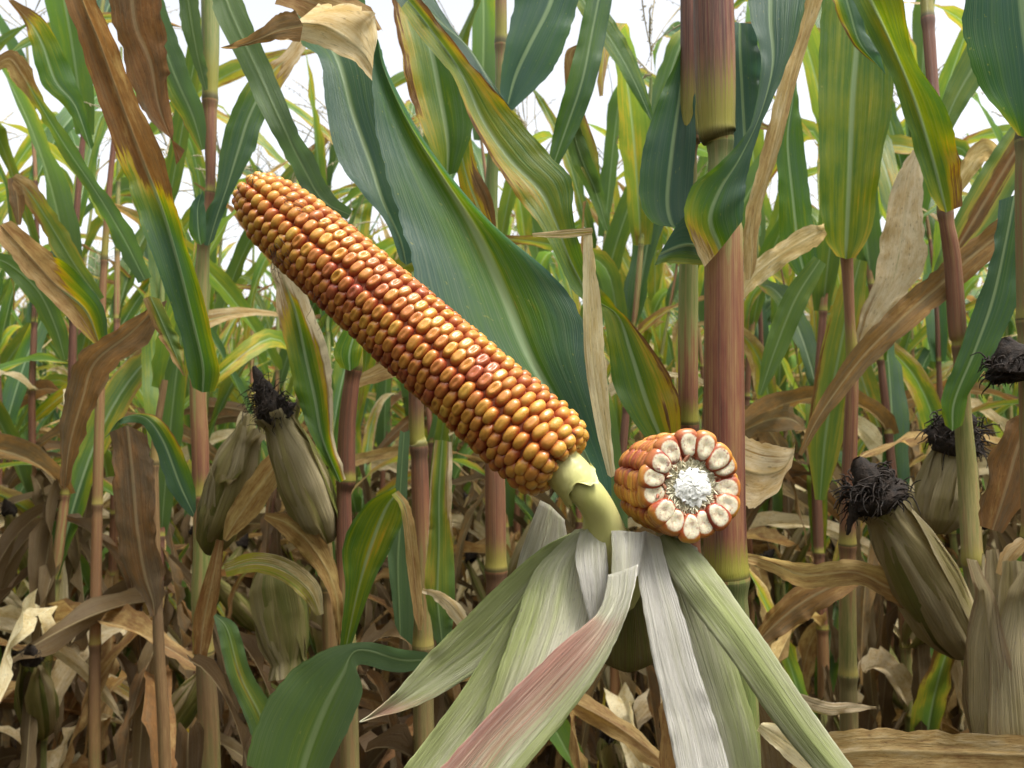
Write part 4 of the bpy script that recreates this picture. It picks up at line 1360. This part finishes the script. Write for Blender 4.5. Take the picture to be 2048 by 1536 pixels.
# dry curled leaf at the top, hanging in from above
D_ = plant_at('maize plant left of the ear carrying the dry curled leaf at the top', 700, 1520, .78)
pix_stalk(D_, [(690, 640, 22, .80), (712, 700, 26, .79), (704, 760, 32, .79), (694, 850, 34, .79), (692, 958, 36, .79), (688, 1000, 30, .79), (692, 1200, 34, .79), (700, 1536, 38, .79)], [738, 962, 1330], tone=(.6, .8, .9, .85, .3, .3, .3), dry=(0, .1, .1, .5, .6))
blade('leaf', D_, [(752, 170, 755, 165, 760, 150, .60), (705, 125, 730, 110, 757, 90, .60), (655, 100, 680, 70, 752, 30, .60), (605, 80, 640, 50, 700, 10, .598), (556, 78, 590, 45, 640, 12, .595)],
      ((.9, .9, .8), (.95, .95, .95)), .15, rip=.006, fold=.01)
blade('leaf', D_, [(600, 85, 606, 50, 590, 20, .596), (556, 82, 560, 60, 556, 26, .595), (510, 88, 525, 75, 530, 50, .59), (478, 95, 485, 90, 490, 78, .588), (440, 96, 442, 95, 444, 94, .586)],
      ((.8, .8, .8),), .85, rip=.003)
strip('leaf', D_, [(560, -20, 60, .61), (640, 10, 60, .61), (720, 20, 40, .61), (760, 60, 20, .61)], ((.8, .8, .8),), .5, rip=.006)
blade('leaf', D_, [(672, 960, 680, 965, 692, 958, .74), (612, 850, 645, 880, 668, 860, .74), (592, 790, 630, 800, 666, 770, .742), (575, 700, 610, 710, 655, 700, .745), (552, 610, 590, 620, 622, 600, .75), (540, 530, 560, 540, 590, 520, .755), (545, 470, 555, 475, 565, 465, .76)],
      ((.5, .2, .8), (.3, .2, .75), (.55, .25, .85), (.7, .6, .9), (.9, .8, .9)), .02, rip=.004, fold=.008)
blade('leaf', D_, [(680, 735, 700, 742, 718, 730, .77), (668, 700, 700, 700, 728, 690, .77), (700, 640, 720, 640, 740, 640, .775), (740, 560, 750, 560, 760, 570, .78)], ((.5, .3, .45), (.35, .4, .5), (.6, .5, .6)), .2)
strip('leaf', D_, [(700, 770, 20, .82), (760, 745, 34, .82), (830, 715, 44, .82), (890, 650, 30, .82)], ((.8, .7, .8),), .4)
blade('leaf', D_, [(855, 1305, 858, 1320, 862, 1330, .60), (800, 1295, 805, 1320, 800, 1345, .60), (730, 1285, 715, 1300, 715, 1330, .60), (650, 1300, 685, 1350, 725, 1380, .595), (575, 1350, 650, 1420, 700, 1450, .59), (520, 1430, 620, 1500, 650, 1550, .585), (490, 1530, 600, 1570, 620, 1620, .58)],
      ((.0, .1, .0), (.05, .15, .05), (.2, .3, .1), (.25, .3, .2)), .2, rip=.002, label='glossy green leaf arching at the bottom edge')
blade('leaf', D_, [(680, 1290, 692, 1295, 705, 1285, .70), (690, 1180, 715, 1185, 745, 1170, .70), (685, 1090, 740, 1100, 780, 1100, .70), (730, 1010, 770, 1020, 805, 1040, .70), (790, 975, 795, 985, 800, 1000, .70)], ((.3, .4, .3), (.3, .5, .35), (.45, .4, .4)), .2, fold=.006)
strip('leaf', D_, [(790, 985, 16, .70), (812, 1020, 22, .69), (826, 1120, 26, .69), (836, 1220, 22, .69), (840, 1260, 6, .69)], ((.6, .6, .6), (.85, .8, .85)), .4)
strip('leaf', D_, [(430, 1230, 8, .72), (455, 1260, 40, .72), (480, 1350, 48, .72), (520, 1430, 60, .72), (545, 1500, 60, .73)], ((.0, .1, .1), (.1, .6, .2), (.1, .5, .2)), .6)

# slim stalk behind the cob, pale torn leaf on it
E_ = plant_at('slim maize plant with a dark stalk and pale torn leaf under the cob', 838, 1500, .84)
pix_stalk(E_, [(832, 740, 26, .84), (832, 790, 30, .84), (834, 880, 32, .84), (838, 900, 34, .84), (844, 1100, 38, .84), (846, 1280, 40, .84), (848, 1500, 42, .84)], [892, 1290], tone=(.95, .9, .4, .3, .3), dry=(.1, .1, .5, .7))
blade('leaf', E_, [(800, 860, 808, 865, 820, 860, .80), (790, 980, 800, 985, 815, 985, .8), (780, 1040, 800, 1050, 822, 1050, .80), (775, 1100, 795, 1130, 830, 1160, .80), (790, 1250, 800, 1270, 825, 1290, .8)], ((0, 0, 0),), .1)
blade('leaf', E_, [(870, 880, 885, 880, 905, 885, .78), (860, 980, 878, 985, 905, 980, .78), (855, 1080, 878, 1085, 905, 1070, .78), (850, 1180, 875, 1200, 910, 1200, .78), (868, 1280, 885, 1290, 900, 1290, .78)], ((.65, .3, .9), (.7, .2, .85), (.6, .5, .3), (.1, .1, .1)), .1, rip=.004)
strip('leaf', E_, [(930, 1250, 26, .70), (905, 1215, 34, .70), (875, 1190, 20, .70), (845, 1180, 5, .70)], ((.9, .8, .9),), .15, label='small white curled dry leaf tip')

# tall plant on the left with the long green stalk
Fp = plant_at('tall maize plant on the left with a long upright green and red stalk', 425, 1520, .92)
pix_stalk(Fp, [(420, -60, 36, .92), (421, 100, 34, .92), (420, 180, 30, .92), (421, 300, 22, .92), (420, 385, 18, .92), (408, 480, 24, .92), (402, 600, 30, .92), (396, 780, 32, .92), (400, 880, 34, .92), (402, 990, 32, .92), (404, 1100, 34, .92), (403, 1200, 40, .92), (408, 1300, 36, .92), (420, 1540, 42, .92)],
          [200, 385, 480, 995, 1305], tone=(.1, .1, .6, .85, .3, .3, .5, .85, .15, .3, .5, .3), dry=(0, 0, .1, .2, .2, .1, .3, .6, .6))
blade('leaf', Fp, [(390, 485, 402, 490, 412, 482, .88), (378, 460, 398, 470, 412, 450, .88), (384, 410, 395, 420, 408, 400, .88), (398, 390, 402, 388, 408, 380, .88)], ((.5, .3, .2), (.1, 0, 0)), .2)
blade('leaf', Fp, [(408, 490, 416, 492, 428, 480, .90), (412, 430, 435, 430, 452, 410, .9), (430, 390, 455, 370, 478, 360, .9), (440, 300, 480, 290, 510, 300, .905), (460, 230, 500, 230, 525, 240, .91), (510, 150, 540, 150, 560, 180, .92), (560, 110, 580, 110, 600, 120, .93), (600, 60, 610, 70, 620, 80, .94)],
      ((.1, .1, .1), (.15, .1, .1), (.2, .15, .2), (.3, .2, .3), (.7, .6, .7), (.85, .85, .85)), .2)
strip('leaf', Fp, [(405, 300, 10, .88), (385, 230, 50, .88), (345, 140, 60, .88), (310, 40, 56, .88), (290, -50, 50, .88)], ((.2, .3, .6), (.15, .1, .5), (.2, .15, .4)), .6)
strip('leaf', Fp, [(412, 180, 8, .9), (395, 110, 30, .9), (380, 30, 38, .9), (370, -50, 36, .9)], ((.2, .2, .2),), .5)
strip('leaf', Fp, [(700, 430, 20, .66), (645, 400, 46, .66), (605, 330, 50, .67, .9), (560, 240, 50, .68, .3), (510, 130, 56, .70), (460, 20, 60, .72), (440, -50, 50, .73)], ((.1, .1, .1), (.1, .05, .1), (.2, .2, .2), (.3, .3, .3)), .4, label='long twisting green leaf')
blade('leaf', Fp, [(385, 1035, 388, 1030, 392, 1020, .80), (345, 990, 360, 970, 385, 960, .80), (310, 900, 325, 880, 350, 870, .80), (285, 850, 290, 835, 305, 830, .80), (240, 850, 245, 835, 255, 832, .80), (205, 880, 215, 870, 235, 862, .80)],
      ((.1, .1, .1), (.1, .1, .6), (.1, .3, .6), (.05, .1, .3)), .6)
blade('leaf', Fp, [(218, 865, 255, 850, 290, 868, .79), (228, 950, 265, 950, 310, 945, .785), (230, 1050, 275, 1060, 315, 1050, .78), (245, 1140, 290, 1150, 325, 1140, .78), (280, 1190, 305, 1200, 325, 1190, .78), (305, 1230, 309, 1232, 313, 1230, .78)],
      ((.9, .9, .9),), .93, rip=.004, label='rusty brown leaf hanging straight down')

# plant with the two husked ears under the cob tip
Gp = plant_at('maize plant with two husked ears and matted black silk left of the middle', 590, 1480, .80)
def ear_on(par, b, t_, R, green, pink, silk=True, dr=None, sn=110, sl=.032, lab=None, sr=.013):
    sp_ = ear_geo(b, t_, R * .80, green, pink, 8)
    o = sp_.link('ear', M_OLDHUSK, par)
    if lab: o['label'] = lab
    if silk:
        d_ = unit(np.asarray(t_) - np.asarray(b)) if dr is None else np.asarray(dr)
        silk_geo(np.asarray(t_) - d_ * .012, d_, sr, sl, sn).link('silk', M_SILK, o)
    return o
pix_stalk(Gp, [(640, 980, 20, .86), (652, 1100, 26, .86), (660, 1300, 30, .86), (664, 1540, 34, .86)], [1180, 1420], tone=.5, dry=.7)
ear_on(Gp, P(655, 1080, .80), P(548, 815, .76), .0230, .35, .45, lab='dull green and pink husked ear with black silk')
silk_geo(P(548, 830, .755), unit(P(510, 745, .755) - P(545, 830, .755)), .010, .045, 70).link('silk', M_SILK, Gp)
ear_on(Gp, P(420, 1075, .82), P(505, 845, .80), .0225, .4, .1, silk=False, lab='green husked ear leaning right')
ear_on(Gp, P(425, 1100, .84), P(452, 930, .79), .0200, .35, .05, silk=False)
ear_on(Gp, P(545, 1130, .84), P(585, 1350, .82), .0260, .45, .1, silk=False, lab='blunt husked ear hanging down')
strip('leaf', Gp, [(450, 1140, 30, .80), (510, 1125, 40, .79), (570, 1140, 46, .79), (620, 1180, 44, .79), (640, 1230, 16, .79)], ((.55, .6, .6), (.6, .66, .7)), .15, rip=.004)
strip('leaf', Gp, [(440, 1080, 16, .80), (425, 1160, 34, .79), (408, 1240, 44, .79), (400, 1310, 30, .79)], ((.62, .75, .7),), .6)
strip('leaf', Gp, [(450, 1080, 10, .79), (480, 1030, 50, .79), (530, 960, 60, .79), (580, 890, 40, .80), (610, 850, 14, .8)], ((.8, .7, .8),), .5, rip=.003)
strip('leaf', Gp, [(530, 1030, 14, .78), (580, 1050, 50, .78), (630, 1100, 54, .78), (670, 1180, 30, .78), (680, 1290, 8, .78)], ((.85, .8, .9),), .65, rip=.005)

# far left plants
Hp = plant_at('maize plant at the far left with long leaves curling against the sky', 205, 1500, 1.4)
pix_stalk(Hp, [(230, 260, 10, 1.4), (215, 420, 12, 1.4), (205, 600, 14, 1.4), (200, 800, 18, 1.4), (195, 1000, 20, 1.4), (190, 1300, 22, 1.4), (190, 1540, 24, 1.4)], [520, 760, 1010, 1290], tone=(.9, .6, .5, .9, .4), dry=(0, .2, .5, .7))
blade('leaf', Hp, [(175, 290, 182, 300, 188, 290, .95), (130, 215, 150, 210, 170, 210, .95), (85, 170, 110, 160, 150, 160, .95), (65, 100, 85, 90, 120, 90, .95), (50, 50, 60, 45, 85, 35, .95), (15, 0, 20, 0, 25, -2, .95)],
      ((.3, .25, .3), (.4, .25, .3), (.3, .3, .3), (.6, .5, .5), (.8, .8, .8)), .8, label='green leaf with a burnt tip at the upper left')
strip('leaf', Hp, [(290, 560, 30, .9), (245, 470, 40, .9, .8), (190, 380, 30, .9), (130, 290, 28, .9, .8), (75, 200, 26, .9), (45, 150, 44, .9), (20, 118, 40, .9), (-10, 130, 30, .9)], ((.2, .1, .2), (.3, .2, .3), (.4, .3, .5), (.85, .8, .85), (.9, .9, .9)), .6)
strip('leaf', Hp, [(200, 600, 20, .92), (150, 530, 40, .92), (95, 440, 40, .92), (55, 380, 42, .92), (25, 355, 24, .92)], ((.4, .3, .4), (.55, .4, .6), (.9, .8, .85)), .4)
strip('leaf', Hp, [(25, 355, 20, .92), (35, 400, 34, .92), (38, 450, 8, .92)], ((.9, .9, .9),), .8)
blade('leaf', Hp, [(190, 690, 200, 692, 215, 680, .78), (140, 640, 170, 620, 205, 610, .78), (90, 590, 110, 570, 150, 540, .78), (40, 540, 65, 520, 95, 500, .78), (-20, 460, 0, 450, 20, 440, .78)], ((.5, .6, .1), (.85, .6, .1), (.85, .8, .6), (.9, .85, .85)), .45, fold=.01)
strip('leaf', Hp, [(130, 720, 12, .9), (110, 650, 44, .9), (75, 580, 46, .9), (20, 530, 34, .9), (-30, 510, 20, .9)], ((.3, .3, .4), (.3, .25, .3)), .7)

Ip = plant_at('maize plant on the left with the broad drooping dark green and brown leaf', 330, 1520, .66)
pix_stalk(Ip, [(330, 760, 12, 1.1), (310, 900, 16, 1.1), (312, 1100, 18, 1.1), (318, 1300, 22, 1.1), (330, 1540, 24, 1.1)], [930, 1200], tone=.8, dry=.8)
blade('leaf', Ip, [(385, 775, 405, 785, 430, 782, .66), (372, 720, 405, 730, 440, 740, .66), (345, 625, 385, 640, 418, 640, .655), (310, 520, 355, 520, 385, 530, .65), (275, 430, 325, 420, 355, 420, .65), (240, 330, 285, 320, 330, 320, .648), (205, 220, 240, 200, 275, 200, .646), (165, 110, 200, 90, 235, 90, .645), (130, 0, 160, -10, 195, 0, .64), (120, -60, 150, -60, 180, -60, .64)],
      ((.3, .2, .5), (.2, .2, .5), (.15, .2, .55), (.2, .15, .45), (.35, .6, .6), (.6, .8, .8), (.6, .75, .8), (.85, .8, .8), (.85, .8, .8)), .72, fold=.012, rip=.002, label='broad drooping dark green leaf with a brown tip')
blade('leaf', Ip, [(318, 600, 322, 605, 335, 600, .72), (240, 650, 262, 665, 300, 680, .72), (160, 710, 190, 725, 235, 730, .72), (130, 790, 165, 800, 200, 800, .72), (115, 880, 140, 890, 165, 880, .72), (125, 970, 130, 975, 135, 970, .72)],
      ((.85, .85, .85),), .85, rip=.003, fold=.008, label='wide rust brown folded leaf')
blade('leaf', Ip, [(285, 598, 300, 592, 320, 598, .71), (300, 640, 320, 635, 345, 650, .71), (330, 690, 345, 695, 365, 705, .71), (365, 750, 370, 752, 376, 755, .71)], ((.9, .5, .6), (.8, .2, .5), (.85, .6, .6)), .4, rip=.003)
blade('leaf', Ip, [(370, 300, 360, 320, 352, 330, .80), (300, 240, 320, 220, 335, 180, .80), (265, 180, 300, 120, 340, 130, .80), (225, 60, 270, 50, 330, 40, .80), (215, -40, 260, -40, 320, -50, .8)], ((.8, .7, .8), (.8, .8, .8)), .75, rip=.004)

# right side plants
Jp = plant_at('maize plant right of the thick stalk with one broad upright green leaf', 1712, 1520, .88)
pix_stalk(Jp, [(1692, 500, 26, .86), (1696, 560, 22, .86), (1700, 650, 20, .86), (1706, 730, 26, .86), (1705, 760, 24, .86), (1700, 900, 28, .86), (1695, 1100, 32, .86), (1700, 1540, 36, .87)], [735, 1090, 1350], tone=(.7, .6, .9, .1, .4), dry=(.1, .1, .4, .7))
blade('leaf', Jp, [(1672, 512, 1692, 518, 1712, 515, .84), (1646, 470, 1693, 480, 1748, 450, .84), (1638, 380, 1698, 380, 1762, 330, .84), (1638, 200, 1705, 200, 1785, 190, .845), (1640, 80, 1715, 80, 1780, 60, .85), (1648, -50, 1720, -50, 1770, -60, .855)],
      ((.6, .4, .58), (.42, .4, .45), (.36, .42, .42), (.36, .38, .36), (.34, .34, .34)), .8, fold=.010, rip=.002, label='broad upright green leaf with yellow flecks')
blade('leaf', Jp, [(1600, 560, 1615, 568, 1635, 560, 1.0), (1565, 500, 1598, 500, 1632, 490, 1.0), (1556, 380, 1585, 390, 1620, 380, 1.0), (1555, 290, 1575, 280, 1605, 270, 1.0), (1575, 220, 1585, 200, 1598, 205, 1.0), (1590, 150, 1592, 148, 1594, 150, 1.0)], ((.3, .3, .3),), .3)
strip('leaf', Jp, [(1480, 600, 10, .80), (1500, 560, 40, .80), (1560, 510, 46, .80), (1620, 475, 50, .80), (1650, 460, 20, .8)], ((.85, .8, .9), (.8, .8, .85)), .3, rip=.004)
strip('leaf', Jp, [(1600, 910, 8, .76), (1640, 830, 30, .76), (1720, 720, 50, .76), (1800, 640, 60, .76), (1880, 570, 62, .77), (1960, 500, 60, .77), (2040, 440, 50, .77), (2100, 400, 40, .77)], ((.85, .85, .85),), .78, fold=.3, rip=.003, label='long rusty leaf crossing diagonally')
blade('leaf', Jp, [(1700, 740, 1712, 745, 1720, 735, .92), (1715, 640, 1745, 650, 1790, 620, .92), (1745, 560, 1785, 560, 1848, 540, .92), (1765, 460, 1805, 450, 1845, 430, .92), (1795, 350, 1820, 345, 1846, 335, .92), (1825, 300, 1835, 300, 1845, 300, .92)], ((.5, .75, .5), (.7, .7, .75), (.85, .7, .9), (.9, .85, .9)), .1, rip=.004)
strip('leaf', Jp, [(1640, 1000, 20, .98), (1650, 880, 70, .98), (1670, 750, 76, .98), (1700, 600, 60, .98), (1720, 520, 30, .98)], ((.5, .3, .5), (.55, .35, .6), (.5, .4, .5)), .6)
strip('leaf', Jp, [(1520, 790, 10, .96), (1550, 700, 44, .96), (1590, 600, 50, .96), (1640, 520, 30, .96)], ((.3, .3, .3),), .3)

Kp = plant_at('maize plant at the right with a jointed red stalk beside the black tipped ear', 1965, 1500, .74)
pix_stalk(Kp, [(1850, -60, 24, .80), (1856, 40, 24, .79), (1868, 200, 22, .78), (1890, 420, 28, .76), (1905, 520, 32, .76), (1915, 660, 34, .76), (1921, 690, 30, .76), (1925, 820, 32, .76), (1936, 960, 38, .76), (1944, 1105, 40, .75), (1950, 1150, 42, .75), (1970, 1400, 56, .74), (1985, 1560, 58, .74)],
          [40, 425, 695, 1125], tone=(.8, .8, .6, .9, .2, .4, .1, .1), dry=(.1, .1, .1, .4, .5, .2, .2))
blade('leaf', Kp, [(1880, 420, 1892, 425, 1925, 412, .72), (1850, 370, 1880, 375, 1925, 350, .72), (1828, 300, 1860, 300, 1912, 290, .72), (1790, 170, 1825, 190, 1888, 210, .715), (1745, 80, 1780, 80, 1828, 110, .71), (1705, 0, 1740, 0, 1805, -10, .70), (1680, -60, 1710, -60, 1780, -70, .70)],
      ((.55, .45, .66), (.35, .35, .55), (.3, .45, .35), (.3, .5, .4), (.2, .4, .3)), .6, fold=.008, rip=.0015, label='green leaf bending down over the red stalk')
blade('leaf', Kp, [(1765, 140, 1768, 145, 1772, 150, .73), (1710, 90, 1720, 85, 1752, 100, .73), (1670, 20, 1700, 20, 1725, 30, .73), (1650, -40, 1680, -50, 1710, -50, .73)], ((.66, .2, .1), (.6, .1, .1)), .9)
blade('leaf', Kp, [(1890, 850, 1905, 862, 1925, 850, .74), (1880, 800, 1910, 800, 1945, 780, .74), (1920, 700, 1950, 700, 1990, 700, .74), (1955, 600, 1985, 600, 2035, 600, .74), (1985, 500, 2010, 490, 2055, 460, .74), (2000, 400, 2030, 390, 2070, 360, .74)], ((.45, .3, .4), (.15, .2, .2), (.05, .1, .1)), .2)
strip('leaf', Kp, [(1860, 590, 8, .86), (1900, 520, 50, .86), (1960, 420, 76, .86), (2020, 320, 76, .86), (2070, 240, 60, .86)], ((.2, .4, .2), (.2, .85, .25), (.1, .8, .3)), .85)
strip('leaf', Kp, [(1900, 400, 20, .9), (1940, 330, 40, .9), (1970, 300, 46, .9), (1990, 310, 20, .9)], ((.85, .8, .85),), .4, rip=.005)
strip('leaf', Kp, [(1870, 300, 20, .95), (1910, 200, 50, .95), (1960, 110, 66, .95), (2000, 20, 60, .95), (2020, -50, 50, .95)], ((.35, .35, .35),), .3)
# the drooping ear with black silk
ear_on(Kp, P(1925, 1300, .68), P(1752, 985, .63), .0255, .12, .15, sn=120, sl=.040, dr=unit(P(1725, 915, .63) - P(1765, 985, .63)), lab='brown green husked ear with a black silk tuft', sr=.018)
silk_geo(P(1722, 975, .625), unit(P(1700, 1060, .625) - P(1722, 985, .625)), .0045, .035, 24).link('silk', M_SILK, Kp)
ear_on(Kp, P(1870, 1060, .86), P(1910, 880, .84), .028, .05, .3, sn=80, sl=.05, lab='open ear with dark silk behind the stalk', sr=.022)
blade('leaf', Kp, [(1870, 1195, 1905, 1215, 1940, 1240, .66), (1810, 1150, 1790, 1180, 1800, 1215, .66), (1720, 1122, 1710, 1145, 1720, 1170, .66), (1620, 1125, 1610, 1150, 1615, 1180, .66), (1545, 1115, 1540, 1125, 1540, 1145, .66), (1490, 1105, 1490, 1112, 1490, 1122, .66)][::1],
      ((.9, .8, .9), (.85, .85, .9), (.85, .9, .8)), .5, rip=.004, label='brown curling leaf stretching left to the thick stalk')
strip('leaf', Kp, [(1510, 1290, 20, .72), (1560, 1240, 60, .72), (1630, 1190, 70, .72), (1720, 1150, 30, .72)], ((.85, .8, .85),), .7, rip=.005)

Lp = plant_at('maize plant at the right edge with a brown husked ear and blue green top leaf', 2060, 1500, .60)
pix_stalk(Lp, [(2056, 200, 40, .62), (2052, 400, 40, .62), (2060, 700, 44, .62), (2070, 1000, 50, .61), (2080, 1540, 56, .60)], [280, 640, 1080], tone=(.3, .3, .6, .2), dry=.3)
blade('leaf', Lp, [(2035, 270, 2050, 275, 2080, 270, .56), (1990, 210, 2060, 220, 2130, 220, .555), (1945, 130, 2060, 130, 2160, 120, .55), (1928, 50, 2050, 40, 2160, 20, .545), (1932, -60, 2040, -60, 2150, -80, .54)], ((.6, .3, .3), (.3, .05, .1), (.15, .0, 0), (0, 0, 0)), .1, rip=.003, fold=.01, label='large blue green leaf in the upper right corner')
ear_on(Lp, P(2075, 1660, .55), P(2022, 1120, .55), .036, 0.0, .55, silk=False, lab='brown dry husked ear at the right edge')
strip('leaf', Lp, [(2000, 1150, 20, .555), (2020, 1110, 34, .555), (2050, 1080, 20, .555)], ((.8, .8, .8),), .3, rip=.004)
silk_geo(P(2035, 760, .60), unit(P(2020, 690, .60) - P(2045, 780, .60)), .016, .03, 70).link('silk', M_SILK, Lp)
strip('leaf', Lp, [(2080, 820, 30, .66), (2040, 880, 90, .66), (2010, 980, 80, .66), (1985, 1060, 40, .66)], ((.85, .85, .85),), .75, rip=.004)
blade('leaf', Lp, [(2060, 1470, 2060, 1510, 2060, 1560, .52), (1900, 1462, 1900, 1505, 1900, 1560, .51), (1760, 1458, 1760, 1500, 1750, 1560, .50), (1660, 1462, 1650, 1510, 1620, 1560, .50), (1590, 1500, 1585, 1530, 1580, 1570, .50)],
      ((.8, .85, .75), (.85, .8, .85)), .35, rip=.002, label='flat straw coloured leaf along the bottom right')
strip('leaf', Lp, [(1700, 1580, 60, .47), (1620, 1520, 60, .48), (1560, 1475, 50, .48), (1520, 1450, 24, .48)], ((.85, .85, .85),), .05, rip=.001)
strip('leaf', Lp, [(1555, 1375, 6, .62), (1600, 1400, 26, .62), (1660, 1418, 26, .62), (1700, 1415, 20, .62), (1750, 1415, 4, .62)], ((.62, .7, .7),), .1, rip=.003)

# dead leaves hanging low on the foreground plants, shade added to their brown
for pl in (A, Bp, C_, D_, E_, Fp, Gp, Hp, Ip, Jp, Kp, Lp):
    b0 = root_loc(pl)
    for i in range(7):
        z = rng.uniform(.45, .98)
        g = field_leaf(b0 + np.array([0, 0, z]), rng.uniform(.2, 2.9), rng.uniform(.3, .5), rng.uniform(.014, .032), rng.uniform(-65, 20), rng.uniform(60, 130), rng.uniform(-360, 360),
                       ((.88, .85, .88), (.9, .9, .9)), rng.choice([.5, .8, 1.0, 1.2, 1.4]), 30, US_LOW, rip=.006, power=rng.uniform(.3, .7), fold=rng.uniform(.5, 1.3), sway=rng.normal() * .6)
        mesh('leaf', g[0], g[1], M_LEAF, pl, g[2], g[3])
